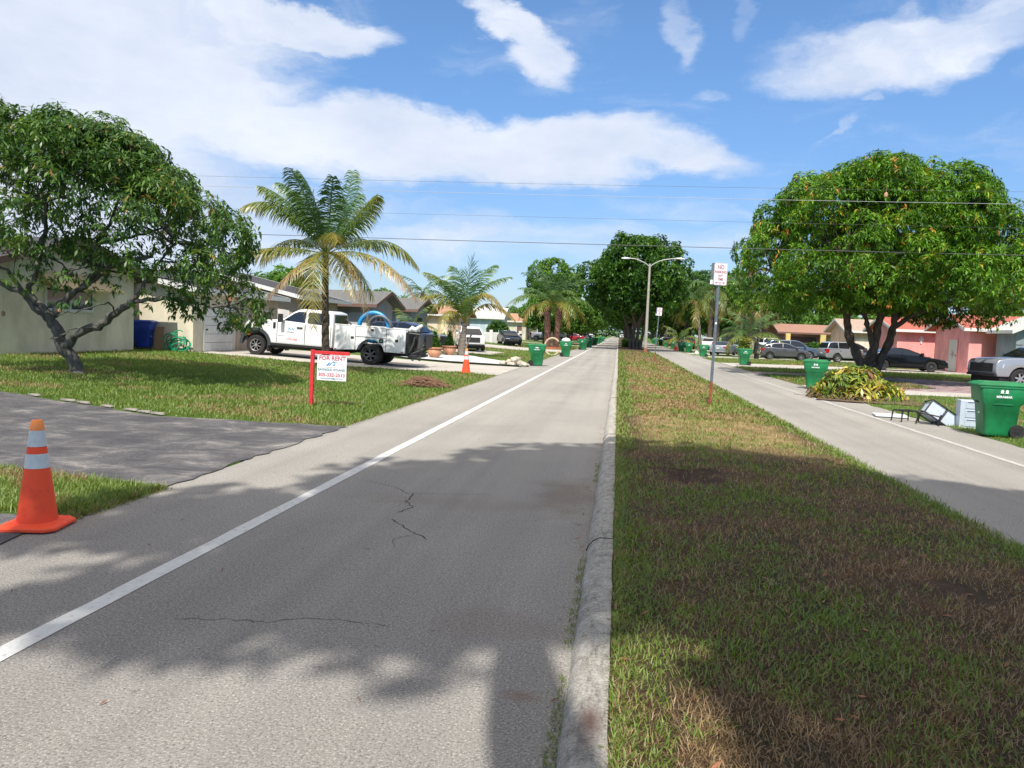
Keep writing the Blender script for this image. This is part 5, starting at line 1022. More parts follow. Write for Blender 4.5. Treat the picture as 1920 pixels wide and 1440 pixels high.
# ---------------------------------------------------------------- utility truck
def utility_truck():
    t = thing('utility_truck', 'white utility service truck with open bed parked across the concrete driveway', 'truck', (-9.72, 30.45, .10), 0); t.rotation_euler = (0, -.039, pi)
    PW = mat('truck_white', (.80, .80, .79), .3, coat=.6, var=.03, scale=1.2); hw_ = 1.0
    zb = .52
    cab = [(5.30, .66), (5.40, .90), (5.38, 1.22), (5.22, 1.36), (4.95, 1.42), (3.95, 1.50), (3.80, 1.36+.12), (1.62, 1.38), (1.62, zb)]
    out_ = cab+arch(4.83, .56, zb, .46)
    def f(x, z): return hw_-.10*max(0, (x-4.9)/.5)**2-.02*max(0, z-1.2)/.3
    mb = MB(); slab(mb, out_, f); mb.build('cab_body', PW, t, smooth=True, bevel=.05, seg=3, angle=45)
    gh = [(3.98, 1.40), (3.35, 1.84), (3.15, 1.95), (2.9, 2.0), (1.95, 2.0), (1.70, 1.93), (1.62, 1.35)]
    gw = lambda x, z: hw_-.03-max(0, z-1.38)*.26
    mb = MB(); slab(mb, gh, gw); mb.build('cab_roof', PW, t, smooth=True, bevel=.05, seg=3, angle=35)
    gi = [(3.86, 1.37), (3.30, 1.80), (3.10, 1.88), (1.84, 1.88), (1.76, 1.37)]
    for a, c in ((2.80, 4), (1.78, 2.70)):
        q = clipx(gi, a, c if c < 4 else 4)
        for s in (-1, 1):
            n = len(q); mb = MB(); mb.v = [(x, s*(gw(x, z)+.005), z) for x, z in q]+[(x, s*(gw(x, z)-.02), z) for x, z in q]; mb.f = [tuple(range(n)), tuple(range(n, 2*n))]; mb.m = [0, 0]; mb.build('side_window', M_glass, t)
    mb = MB(); mb.v = [(3.965, -.82, 1.46), (3.965, .82, 1.46), (3.37, .76, 1.85), (3.37, -.76, 1.85)]; mb.f = [(0, 1, 2, 3)]; mb.m = [0]; mb.build('windscreen', M_glass, t)
    mb = MB(); mb.v = [(1.61, -.75, 1.46), (1.61, .75, 1.46), (1.665, .7, 1.86), (1.665, -.7, 1.86)]; mb.f = [(0, 1, 2, 3)]; mb.m = [0]; mb.build('rear_window', M_glass, t)
    for s in (-1, 1):
        for x0, x1, nm in ((2.79, 3.93, 1), (1.70, 2.75, 2)):
            q = [(x0, .60), (x1, .60), (x1, 1.36), (x0, 1.36)]; mb = MB(); n = 4; mb.v = [(x, s*(hw_+.008), z) for x, z in q]+[(x, s*(hw_-.02), z) for x, z in q]; mb.f = [(0, 1, 2, 3), (4, 5, 6, 7)]+[(j, (j+1) % 4, 4+(j+1) % 4, 4+j) for j in range(4)]; mb.m = [0]*6; d = mb.build('door', PW, t, bevel=.004)
            mb = MB(); mb.b2((x0+.08, s*(hw_-.01), 1.20), (x0+.32, s*(hw_+.04), 1.26)); mb.build('door_handle', M_trim, d, bevel=.01)
        mb = MB(); mb.b2((1.60, s*(hw_-.04), .46), (4.25, s*(hw_+.05), .56)); mb.build('running_board', M_trim, t, bevel=.015)
        mb = MB(); A1 = [(4.83-.66*cos(a), .46+.66*sin(a)) for a in np.linspace(-.05, pi+.05, 15)]; A2 = [(4.83-.54*cos(a), .46+.54*sin(a)) for a in np.linspace(pi+.05, -.05, 15)]
        mb.prism(A1+A2, s*(hw_-.06), s*(hw_+.07), 'y'); mb.build('fender_flare', mat('grey_plastic', (.035, .042, .05), .6), t, bevel=.012)
        mb = MB(); mb.b2((4.28, s*(hw_-.0), .18), (4.34, s*(hw_-.3), .50)); mb.build('mud_flap', M_trim, t)
        mb = MB(); mb.b2((3.66, s*(hw_+.12), 1.40), (3.80, s*(hw_+.32), 1.74)); mb.tube([(3.74, s*.95, 1.5), (3.74, s*1.15, 1.5)], .025, 6); mb.build('mirror', M_trim, t, bevel=.02)
        mb = MB(); mb.b2((5.0, s*.66, 1.08), (5.37, s*.93, 1.30)); mb.build('headlight', M_head, t, bevel=.03)
        mb = MB(); mb.b2((5.12, s*.86, .78), (5.30, s*.985, .90)); mb.build('fog_light', M_amb, t, bevel=.01)
        mb = MB(); mb.b2((4.02, s*(hw_-.01), 1.14), (4.12, s*(hw_+.012), 1.38)); mb.build('fender_vent', M_trim, t)
        wheel(t, 4.83, s*.88, .405, .24, M_rim, s, 8); mb = MB()
        wheel(t, 0, s*.94, .405, .24, M_drim, s, 6); wheel(t, 0, s*.66, .405, .24, M_dark, s, 6)
    gap_ = mat('gap_grey', (.12, .12, .12), .8)
    for s in (-1, 1):
        for x, z0, z1, ya, yb in ((2.77, .58, 1.38, .97, 1.0095), (3.945, .60, 1.40, .97, 1.0095), (1.69, .58, 1.36, .97, 1.0095), (.64, .55, 1.47, 1.02, 1.066), (-.62, .60, 1.47, 1.02, 1.066), (1.50, .55, 1.47, 1.02, 1.066)):
            mb = MB(); mb.b2((x-.009, s*ya, z0), (x+.009, s*yb, z1)); mb.build('panel_gap', gap_, t)
        mb = MB(); mb.b2((-.60, s*1.02, 1.075), (.62, s*1.066, 1.09)); mb.build('panel_gap', gap_, t); mb = MB(); mb.b2((-1.38, s*1.02, 1.479), (1.48, s*1.066, 1.49)); mb.build('panel_gap', gap_, t)
    mb = MB(); mb.b2((5.30, -.55, .95), (5.44, .55, 1.30)); mb.build('grille', M_chrome, t, bevel=.02)
    mb = MB(); mb.b2((5.18, -.97, .58), (5.52, .97, .82)); mb.build('front_bumper', M_trim, t, bevel=.05)
    mb = MB(); mb.b2((-1.9, -.42, .42), (5.1, .42, .60)); mb.b2((1.2, -.75, .34), (4.2, .75, .55)); mb.cyl((0, -.9, .405), (0, .9, .405), .10, 10); mb.b2((-.9, -.6, .42), (.3, .6, .5)); mb.build('chassis', M_dark, t)
    # service body
    ub = [(1.52, 1.52), (-1.40, 1.52), (-1.40, .56), (-.62, .56)]+arch(0, .60, .60, .44)[0:]+[(.70, .50), (1.52, .50)]
    for s in (-1, 1):
        mb = MB(); q = [(1.52, 1.52), (-1.40, 1.52), (-1.40, .56)]+arch(0, .58, .56, .44)+[(1.52, .50)]
        y0, y1 = (s*1.06, s*.56); mb.prism(q, min(y0, y1), max(y0, y1), 'y'); sb_ = mb.build('service_body', PW, t, bevel=.008)
        for x0, x1, z0, z1 in ((.66, 1.48, .56, 1.46), (-.60, .62, 1.10, 1.46), (-1.36, -.64, .62, 1.46)):
            mb = MB(); mb.b2((x0, s*1.055, z0), (x1, s*1.072, z1)); d = mb.build('compartment_door', PW, t, bevel=.004)
            mb = MB(); lx, lz = (x0+x1)/2-.05 if x0 < .6 else x0+.1, 1.03 if x1-x0 < 1 else 1.38; mb.b2((lx-.06, s*1.07, lz-.045), (lx+.06, s*1.085, lz+.045)); mb.build('latch', M_trim, d)
        mb = MB(); mb.b2((-.52, s*1.055, .90), (-.34, s*1.075, 1.06)); mb.build('fuel_flap', M_trim, t, bevel=.01); mb = MB(); mb.b2((-.47, s*1.074, .95), (-.39, s*1.08, 1.0)); mb.build('fuel_cap', mat('green_cap', (.1, .35, .25), .4), t)
        mb = MB(); mb.b2((-1.34, s*1.06, .585), (-1.24, s*1.075, .61)); mb.build('side_marker', M_tail, t); mb = MB(); mb.b2((1.40, s*1.06, .52), (1.48, s*1.075, .55)); mb.build('side_marker', M_tail, t)
    mb = MB(); mb.b2((-1.40, -.56, .72), (1.50, .56, .78)); mb.b2((1.44, -.56, .72), (1.50, .56, 1.5)); mb.build('bed_floor', M_dark, t)
    mb = MB(); mb.b2((-1.50, -.97, .50), (-1.41, .97, 1.44)); mb.b2((-1.85, -.98, .42), (-1.52, .98, .52)); mb.b2((-2.0, -.95, .80), (-1.94, .1, 1.36)); mb.b2((-1.62, -.1, .5), (-1.54, .1, 1.35)); mb.build('tail_lift', M_trim, t, bevel=.01)
    mb = MB(); mb.tube([(-1.55, .96, .6), (-1.7, .98, .95), (-1.75, .98, 1.25)], .03, 6); mb.tube([(-1.5, .97, 1.38), (-1.95, .97, 1.35)], .03, 6); mb.tube([(-1.6, .9, .55), (-1.95, .9, .72), (-2.0, .7, .9)], .025, 6); mb.b2((-1.98, .45, .78), (-1.90, .95, 1.36)); mb.cyl((-1.7, .9, .3), (-1.7, .9, .5), .05, 8); mb.cyl((-1.9, .6, .3), (-1.9, .6, .5), .05, 8); mb.build('lift_arm', mat('grey_steel', (.10, .10, .10), .5, .5), t)
    mb = MB(); mb.b2((-1.46, 1.0, 1.40), (-1.38, .86, 1.47)); mb.build('work_light', M_head, t)
    # marks on doors
    red = mat('red_mark', (.55, .04, .04), .5); blu = mat('blue_mark', (.05, .32, .55), .5); gry = mat('grey_mark', (.15, .2, .28), .5)
    y = 1.012; rt = (pi/2, 0, pi)
    txt('UTILITIES', .11, red, t, (3.30, y, .74), rt, off=.002)
    txt('MIRAMAR', .07, gry, t, (3.36, y, 1.03), rt, off=.001)
    mb = MB()
    for dx, sgn in ((-.075, 1), (.065, -1)):
        mb.tube([(3.36+dx+.05*cos(a), y, 1.13+.045*sin(a)) for a in np.linspace(.2, pi+.6 if sgn > 0 else pi-.2, 7)], .013, 5)
        mb.lathe([(.001, 0), (.020, .0), (.02, .004), (.001, .004)], (3.36+dx, y, 1.205), 10, axis='y')
    mb.build('emblem', blu, t)
    txt('UT 494', .08, mat('pale_grey_mark', (.35, .37, .40), .5), t, (4.55, .985, 1.335), rt); txt('F-450', .05, M_trim, t, (4.30, 1.002, 1.22), rt)
    txt('SUPER DUTY', .045, M_trim, t, (3.76, y, .86), rt)
    return t
utility_truck()
# load in the truck bed: hose coils stand on the bed
M_hose = mat('blue_hose', (.02, .30, .62), .45); 
def zt(x): return .10+.039*(-9.72-x)
for i, (x, rad, r_, m_, l, zc) in enumerate(((-9.9, .62, .075, M_hose, 'thick blue hose coil standing in the truck bed', 1.60), (-9.62, .46, .05, mat('grey_hose', (.10, .11, .13), .5), 'dark grey hose coil inside the blue hose coil', 1.62))):
    mb = MB()
    for k in range(3 if i else 2): mb.tube([(x+rad*cos(a), 30.45+.10*(k-1)-.12*i, zc+rad*sin(a)*(.95-.05*k)) for a in np.linspace(0, 2*pi, 33)], r_, 8, cap=False)
    tag(mb.build('hose_coil', m_, smooth=True), l, 'hose', 'hose coils in the truck bed')
t = thing('canvas_bundle', 'white cloth bundle lying on the truck tail lift', 'cloth', (-8.0, 29.9, 1.50)); rg = np.random.default_rng(5); mb = MB(); mb.tube([(-.28, 0, 0), (-.15, .02, .09), (0, 0, .05), (.12, 0, .16), (.26, .02, .24)], [.07, .12, .10, .07, .05], 8); mb.build('fabric', M_white, t, smooth=True)
t = thing('equipment', 'dark compressor with hoses at the front of the truck bed', 'equipment', (-11.0, 30.45, .9)); mb = MB(); mb.b2((-.25, -.4, 0), (.2, .4, .72)); mb.tube([(-.1, -.3, .7), (0, -.3, .98), (.2, -.32, .8), (.3, -.3, .6)], .04, 6); mb.build('casing', M_trim, t, bevel=.04)

# ---------------------------------------------------------------- wheeled bins
M_gbin = mat('green_bin_plastic', (.008, .17, .055), .45, var=.3, scale=2.5); M_bbin = mat('blue_bin_plastic', (.010, .045, .36), .42, var=.1, scale=3); M_wmark = mat('white_mark', (.75, .78, .76), .5)
def bin_(name, label, m, mark=True):
    t = thing(name, label, 'wheeled bin'); R_ = []
    for z, xb, xf, y in ((.04, -.25, .26, .235), (.10, -.27, .28, .25), (.64, -.31, .33, .285), (.72, -.40, .385, .325), (.98, -.43, .41, .335)): R_.append([(xb, -y+.03, z), (xb+.03, -y, z), (xf-.04, -y, z), (xf, -y+.04, z), (xf, y-.04, z), (xf-.04, y, z), (xb+.03, y, z), (xb, y-.03, z)])
    mb = MB(); mb.ring_loft(R_); mb.b2((-.44, -.345, .955), (.425, .345, .995)); bd = mb.build('body', m, t, smooth=True, bevel=.01)
    for s in (-1, 1): mb = MB(); mb.box((.0, s*.297, .66), (.34, .012, .03), 0); mb.build('side_rib', m, bd)
    mb = MB(); mb.b2((.335, -.08, .66), (.37, .08, .84)); mb.build('grip_recess', M_dark, bd); mb = MB(); mb.b2((.305, -.05, .45), (.318, .05, .48)); mb.build('sticker', M_wmark, bd)
    mb = MB(); mb.ring_loft([[(-.45, -.345, 1.0), (.46, -.345, 1.0), (.46, .345, 1.0), (-.45, .345, 1.0)], [(-.45, -.345, 1.03), (.46, -.345, 1.03), (.46, .345, 1.03), (-.45, .345, 1.03)], [(-.38, -.28, 1.075), (.38, -.28, 1.075), (.38, .28, 1.075), (-.38, .28, 1.075)]])
    for y in (-.15, .15): mb.b2((-.36, y-.05, 1.07), (.34, y+.05, 1.085))
    mb.build('lid', m, t, bevel=.008)
    mb = MB(); mb.tube([(-.42, -.27, .98), (-.52, -.27, 1.02), (-.52, .27, 1.02), (-.42, .27, .98)], .018, 6); mb.build('handle', m, t)
    for s in (-1, 1):
        mb = MB(); mb.lathe([(.06, -.035), (.13, -.035), (.14, 0), (.13, .035), (.06, .035)], (0, 0, 0), 18, axis='y'); w = mb.build('wheel', M_tyre, t, smooth=True); w.location = (-.28, s*.27, .14)
        mb = MB(); mb.lathe([(.03, s*.03), (.03, s*.042), (.005, s*.044)], (0, 0, 0), 10, axis='y')
        for k in range(6): a = k*pi/3; M = Matrix.Rotation(a, 3, 'Y'); mb.box(M @ Vector((.05, s*.037, 0)), (.07, .006, .012), 0, M)
        mb.build('hub', M_trim, w)
        if mark:
            y = s*.338; rt = (pi/2, 0, 0 if s < 0 else pi)
            txt('MIRAMAR', .062, M_wmark, t, (0, y, .80), rt, off=.002); mb = MB()
            for dx in (-.04, .04):
                mb.lathe([(.001, y-.002*0), (.026, y), (.026, y+s*.003), (.001, y+s*.003)], (dx, 0, .912), 10, axis='y'); mb.tube([(dx+.022*cos(a), y, .862+.020*sin(a)) for a in np.linspace(-.1, pi+.1, 9)], [.006, .012, .016, .018, .018, .018, .016, .012, .006], 5)
            mb.build('emblem', M_wmark, t)
    mb = MB(); mb.cyl((-.28, -.25, .14), (-.28, .25, .14), .015, 8); mb.build('axle', M_dark, t); return t
GBn = 'green wheeled bins put out along the street'
bn = bin_('wheeled_bin', 'large green bin with black wheels nearest the viewer on the right verge', M_gbin); bn.location = (7.38, 16.1, 0); bn.rotation_euler = (0, 0, pi-.12); bn['group'] = GBn
dup(bn, (7.13, 29.1, .0), pi-.25, 'green bin with its lid ajar behind the heap of cut leaves', GBn)
dup(bn, (8.22, 52, .02), pi+.05, 'green bin on the grass left of the heap, in front of the low bushy palm', GBn)
dup(bn, (7.56, 70.6, 0), pi, 'green bin just left of the median sign post on the right verge', GBn)
dup(bn, (7.75, 87, 0), pi, 'nearer green bin of the pair beside the orange cones', GBn); dup(bn, (7.30, 92, 0), pi, 'farther green bin of the pair beside the orange cones', GBn)
for x, y, l in ((7.5, 108, 'dark green bin just past the orange cones on the right'), (7.4, 124, 'green bin behind the far dark suv on the right'), (7.5, 140, 'tiny green bin beside the far red car'), (7.3, 152, 'first of the two smallest green bins on the right'), (7.4, 166, 'last small green bin on the right')): dup(bn, (x, y, 0), pi+.25*sin(y*3), l, GBn)
dup(bn, (-3.91, 37.55, 0), .05, 'green bin beside the rock heap on the left road edge', GBn); dup(bn, (-3.6, 53.6, 0), .1, 'green bin heaped with a white bag near the wicker ring', GBn)
for x, y, l in ((-3.5, 78, 'third green bin along the left road edge'), (-3.45, 93, 'green bin in front of the small left cones'), (-3.35, 112, 'green bin just past the small left cones'), (-3.3, 128, 'fifth green bin beyond the cones on the left'), (-3.3, 146, 'sixth small green bin on the left'), (-3.3, 168, 'farthest green bin on the left')): dup(bn, (x, y, 0), .3*sin(y*2), l, GBn)
bb = bin_('recycling_bin', 'blue recycling bin against the cream garage wall', M_bbin, False); bb.location = (-18.2, 27.55, .44); bb.rotation_euler = (0, 0, .2)
t = thing('bin_bag', 'white rubbish bag bulging from the second green bin on the left', 'bag', (-3.6, 53.6, 1.06)); mb = MB(); mb.lathe([(.3, 0), (.33, .08), (.22, .2), (.06, .26)], (0, 0, 0), 10); mb.build('bag', M_white, t, smooth=True)
for i, (x, y, s) in enumerate(((8.15, 76, 1), (8.5, 79, .7), (7.95, 80, .6))):
    mb = MB(); mb.lathe([(.28*s, 0), (.36*s, .15*s), (.3*s, .38*s), (.12*s, .52*s), (.14*s, .6*s)], (x, y, .02), 10); tag(mb.build('rubbish_bag', M_white, smooth=True), ['largest white rubbish bag at the foot of the leaning palm', 'middle white rubbish bag near the leaning palm', 'smallest white rubbish bag near the leaning palm'][i], 'bag', 'white rubbish bags on the right verge')
# wicker ring beside the second left bin
mb = MB(); mb.tube([(-4.7+.55*cos(a), 55.5, .62+.62*sin(a)) for a in np.linspace(.7, 2*pi-.5, 20)], .07, 8); tag(mb.build('fallen_branch', mat('pale_wood', (.55, .42, .28), .8), smooth=True), 'pale curved branch leaning beside the second left bin', 'branch')
# ---------------------------------------------------------------- cones
M_or = mat('orange_rubber', (.95, .075, .02), .65, var=.22, scale=5, lo=.25, hi=.5); M_or2 = mat('faded_orange', (.95, .28, .06), .55); M_refl = mat('reflective_band', (.60, .62, .61), .45, var=.08, scale=20)
def cone(label, loc, h=.90, w=.50, rz=0, group='orange traffic cones'):
    t = thing('traffic_cone', label, 'traffic cone', loc, rz, group); f = h/.9; rr_ = lambda z: (.158-.117*(z-.03)/.87)*f
    mb = MB(); a = w/2; q = [(-a+.06, -a), (a-.06, -a), (a, -a+.06), (a, a-.06), (a-.06, a), (-a+.06, a), (-a, a-.06), (-a, -a+.06)]; mb.ring_loft([[(x, y, .0) for x, y in q], [(x, y, .022) for x, y in q], [(x*.93, y*.93, .035) for x, y in q]]); mb.build('base', M_or, t, bevel=.004)
    zs = [(.03, .50, M_or, 'cone_body'), (.50, .62, M_refl, 'reflective_band'), (.62, .68, M_or, 'orange_band'), (.68, .815, M_refl, 'reflective_band'), (.815, .90, M_or2, 'cone_tip')]
    for i, (z0, z1, m_, nm) in enumerate(zs):
        e = .0025 if m_ is M_refl else 0; mb = MB(); pr = [(rr_(z0)+e, z0*f), (rr_(z1)+e, z1*f)]
        if i == 0: pr = [(rr_(z0)+.02, z0*f), (rr_(.05), .05*f), (rr_(z1), z1*f)]
        if i == 4: pr = [(rr_(z0)+.004, z0*f), (rr_(z1)+.004, z1*f-.01), (rr_(z1)-.004, z1*f), (.02*f, z1*f), (.018*f, z1*f-.05)]
        mb.lathe(pr, (0, 0, 0), 28, cap=False); mb.build(nm, m_, t, smooth=True)
    return t
cn = cone('large orange cone with two white bands nearest the viewer', (-4.47, 5.42, .012), .84, .44, R(12))
c2 = cone('orange cone standing at the corner of the truck driveway', (-5.63, 28.45, .02), .92, .32, .3)
dup(c2, (6.95, 96.5, 0), 0, 'left orange cone of the row beyond the bin pair on the right'); dup(c2, (7.25, 97.8, 0), 0, 'middle orange cone of the row on the right'); dup(c2, (7.6, 97.0, 0), 0, 'right orange cone of the row on the right'); 
dup(c2, (-4.2, 118, 0), 0, 'left cone of the tiny pair far down the left verge'); dup(c2, (-3.75, 119, 0), 0, 'right cone of the tiny pair far down the left verge')
# ---------------------------------------------------------------- for rent sign
t = thing('rent_sign', 'white for rent board hanging from a red wooden post', 'sign', (-6.06, 14.72, .02), R(7)); M_redw = mat('red_wood', (.62, .025, .03), .55, var=.15, scale=10)
mb = MB(); mb.b2((-.035, -.035, -.2), (.035, .035, 1.13)); p = mb.build('post', M_redw, t, bevel=.004); mb = MB(); mb.b2((.036, -.03, 1.05), (.74, .03, 1.115)); mb.build('crossbar', M_redw, t, bevel=.004); t.rotation_euler = (0, R(.8), R(7))
mb = MB(); mb.b2((.10, -.012, .53), (.69, .002, 1.035)); bd = mb.build('board', mat('sign_white', (.78, .79, .80), .5), t)
mb = MB(); mb.b2((.18, -.004, 1.035), (.19, .004, 1.05)); mb.b2((.60, -.004, 1.035), (.61, .004, 1.05)); mb.build('hook', M_trim, bd)
M_sr = mat('sign_red', (.55, .015, .06), .5); M_sb = mat('sign_blue', (.05, .25, .55), .5); M_st = mat('sign_teal', (.06, .16, .20), .5); rx = (pi/2, 0, 0); yf = -.0145
txt('FOR RENT', .115, M_sr, bd, (.40, yf, .975), rx, off=.002); txt('RAYNOLD HYLAND', .062, M_st, bd, (.39, yf, .745), rx, off=.0015, sx=.98); txt('305-332-2513', .096, M_sr, bd, (.395, yf, .64), rx, off=.0015); txt('raynoldhyland@gmail.com', .042, M_st, bd, (.395, yf, .572), rx)
mb = MB()
for pts in ([(.28, .83), (.34, .90), (.36, .88), (.31, .82)], [(.33, .83), (.42, .925), (.47, .88), (.45, .875), (.41, .90), (.36, .83)], [(.42, .83), (.42, .86), (.46, .86), (.46, .83)]): mb.add([(x, yf, z) for x, z in pts], [tuple(range(len(pts)))])
mb.tube([(.45, yf, .90), (.49, yf, .905), (.53, yf, .855)], .004, 4); mb.build('house_logo', M_sb, bd); mb = MB(); mb.b2((.30, yf-.001, .79), (.50, yf, .796)); mb.build('underline', M_amb, bd)
# ---------------------------------------------------------------- no parking signs
def nps(label, x, y, h, lean, blank=False):
    t = thing('parking_sign', label, 'street sign', (x, y, .05), R(4)); t.rotation_euler = (0, lean, R(4)); zr = .62
    mb = MB()
    for nm, a, c, m_ in (('rusty_post', -.2, zr, M_rust), ('post', zr, h-.04, M_steel)):
        mb = MB(); mb.prism([(-.034, 0), (-.02, -.004), (-.018, -.03), (.018, -.03), (.02, -.004), (.034, 0), (.034, .006), (.014, .004), (.012, -.022), (-.012, -.022), (-.014, .004), (-.034, .006)], a, c, 'z'); mb.build(nm, m_, t)
    mb = MB(); q = []; w, z0, z1, r_ = .155, h-.52, h, .035
    for cx, cz, a0 in ((w-r_, z1-r_, 0), (-w+r_, z1-r_, pi/2), (-w+r_, z0+r_, pi), (w-r_, z0+r_, 1.5*pi)): q += [(cx+.02+r_*cos(a0+k*pi/8), cz+r_*sin(a0+k*pi/8)) for k in range(5)]
    mb.prism(q, -.045, -.041, 'y'); pl_ = mb.build('sign_plate', mat('sign_plate_white', (.72, .71, .73), .45), t); M_nr = mat('noparking_red', (.33, .02, .07), .5)
    mb = MB(); q2 = inset(q, .008); q3 = inset(q, .013); n = len(q); mb.v = [(x_, -.0455, z_) for x_, z_ in q2]+[(x_, -.0455, z_) for x_, z_ in q3]; mb.f = [(j, (j+1) % n, n+(j+1) % n, n+j) for j in range(n)]; mb.m = [0]*n; mb.build('sign_border', M_nr, pl_)
    for s_, zz, sz, m_ in (('NO', h-.105, .135, M_nr), ('PARKING', h-.215, .088, M_nr), ('ANY', h-.30, .072, M_nr), ('TIME', h-.385, .086, M_nr)): txt(s_, sz, m_, pl_, (.02, -.0465, zz), (pi/2, 0, 0), off=.0015, sx=.72)
    mb = MB(); z_ = h-.465; mb.add([(-.075, -.0465, z_-.006), (.115, -.0465, z_-.006), (.115, -.0465, z_+.006), (-.075, -.0465, z_+.006)], [(0, 1, 2, 3)]); mb.add([(-.10, -.0466, z_), (-.055, -.0466, z_-.02), (-.055, -.0466, z_+.02)], [(0, 1, 2)]); mb.add([(.14, -.0466, z_), (.095, -.0466, z_-.02), (.095, -.0466, z_+.02)], [(0, 1, 2)]); mb.build('arrow', M_nr, pl_)
    mb = MB(); mb.prism([(a-.055, c) for a, c in [(x_*1.0, z_-.0) for x_, z_ in q]], .012, .016, 'y'); mb.build('back_plate', M_steel, t); mb = MB(); mb.b2((-.2, .004, h-.5), (-.14, .011, h-.40)); mb.build('sticker', M_wmark, t)
    mb = MB(); mb.b2((-.02, -.034, 1.98), (.02, -.031, 2.03)); mb.build('sticker', M_wmark, t)
    for zz in (h-.04, h-.485): mb = MB(); mb.lathe([(.001, -.046), (.008, -.046), (.008, -.051), (.001, -.052)], (.02, 0, zz), 8, axis='y'); mb.build('bolt', M_steel, pl_)
    return t
nps('tall no parking sign on a rusty footed post in the near median', 2.23, 18.75, 3.42, R(.9))
nps('smaller looking no parking sign farther down the median', 2.34, 49.8, 3.45, R(2.4))
nps('distant parking sign past the shade trees on the median', 1.9, 104, 3.0, R(1))
# ---------------------------------------------------------------- street lamp
t = thing('street_lamp', 'double armed street lamp on a concrete pole in the median', 'street lamp', (2.57, 73.6, 0)); M_conc = mat('pole_concrete', (.36, .33, .28), .85, var=.15, scale=6); M_conc2 = mat('stained_pole', (.34, .14, .07), .9, var=.3, scale=6)
mb = MB(); mb.tube([(0, 0, -.1), (0, 0, .55)], [.165, .158], 12); mb.build('pole_foot', M_conc2, t, smooth=True); mb = MB(); mb.tube([(0, 0, .55), (0, 0, 8.25), (0, 0, 8.4)], [.155, .095, .09], 12); mb.build('pole', M_conc, t, smooth=True)
for s, ln_ in ((-1, 2.35), (1, 2.85)):
    mb = MB(); mb.tube(catmull([(0, 0, 8.1), (s*.4, 0, 8.42), (s*1.2, 0, 8.78), (s*(ln_-.5), 0, 8.86 if s < 0 else 8.95)], 5), .045, 8); a = mb.build('arm', mat('arm_metal', (.38, .38, .37), .5, .4), t, smooth=True)
    mb = MB(); z_ = 8.86 if s < 0 else 8.95; mb.ring_loft([[(s*(ln_-.55), -.06, z_-.04), (s*(ln_-.55), .06, z_-.04), (s*(ln_-.55), .06, z_+.05), (s*(ln_-.55), -.06, z_+.05)], [(s*ln_, -.16, z_-.07), (s*ln_, .16, z_-.07), (s*ln_, .1, z_+.1), (s*ln_, -.1, z_+.1)], [(s*(ln_+.32), -.08, z_-.05), (s*(ln_+.32), .08, z_-.05), (s*(ln_+.32), .06, z_+.03), (s*(ln_+.32), -.06, z_+.03)]]); mb.build('lamp_head', mat('lamp_metal', (.55, .56, .56), .4), t, bevel=.02)
    mb = MB(); mb.cyl((s*ln_, 0, z_+.08), (s*ln_, 0, z_+.2), .05, 8); mb.build('photocell', M_steel, t)
# ---------------------------------------------------------------- overhead wires
M_wire = mat('wire', (.06, .06, .065), .6); M_wire2 = mat('bright_wire', (.35, .36, .38), .5)
for i, (z0, z1, sag, r_, m_, l) in enumerate(((8.35, 8.0, .45, .005, M_wire, 'topmost thin overhead wire across the street'), (7.95, 7.5, .45, .008, M_wire2, 'second overhead wire from the top'), (6.8, 6.45, .25, .0045, M_wire, 'third faint overhead wire across the street'), (5.72, 5.5, .28, .013, M_wire, 'lowest and thickest overhead wire across the street'))):
    mb = MB(); mb.tube([(x, 32, z0+(z1-z0)*(x+45)/95-sag*(1-((x-2)/48)**2)) for x in np.linspace(-46, 50, 41)], r_, 5); tag(mb.build('overhead_wire', m_, smooth=True), l, 'wire', 'overhead wires across the street')
# ---------------------------------------------------------------- garden pots
M_terra = mat('terracotta', (.50, .25, .14), .8, var=.2, scale=4)
for i, (x, y, l, l2) in enumerate(((-9.38, 38.9, 'left terracotta pot standing on the white gravel', 'clipped cone shaped topiary in the left terracotta pot'), (-9.58, 43.3, 'right fluted terracotta pot beside the young palm', 'clipped cone shaped topiary in the right terracotta pot'))):
    z = tz(x)+.03; t = thing('garden_pot', l, 'plant pot', (x, y, z), 0, 'terracotta pots on the gravel'); mb = MB(); mb.lathe([(.2, 0), (.22, .04), (.36, .2), (.39, .32), (.33, .46), (.30, .49)], (0, 0, 0), 20); mb.build('pot_body', M_terra, t, smooth=True); mb = MB(); mb.lathe([(.30, .485), (.42, .49), (.42, .55), (.34, .555), (.32, .50)], (0, 0, 0), 20); mb.build('pot_rim', M_terra, t, smooth=True); mb = MB(); mb.lathe([(.33, .52), (.01, .53)], (0, 0, 0), 16); mb.build('potting_soil', M_dark, t)
    shrub('topiary', l2, (x, y, z+.52), (.56, .56, .92), MF, 420, .085, 70+i, cat='topiary', shape='cone', group='cone topiaries in pots')
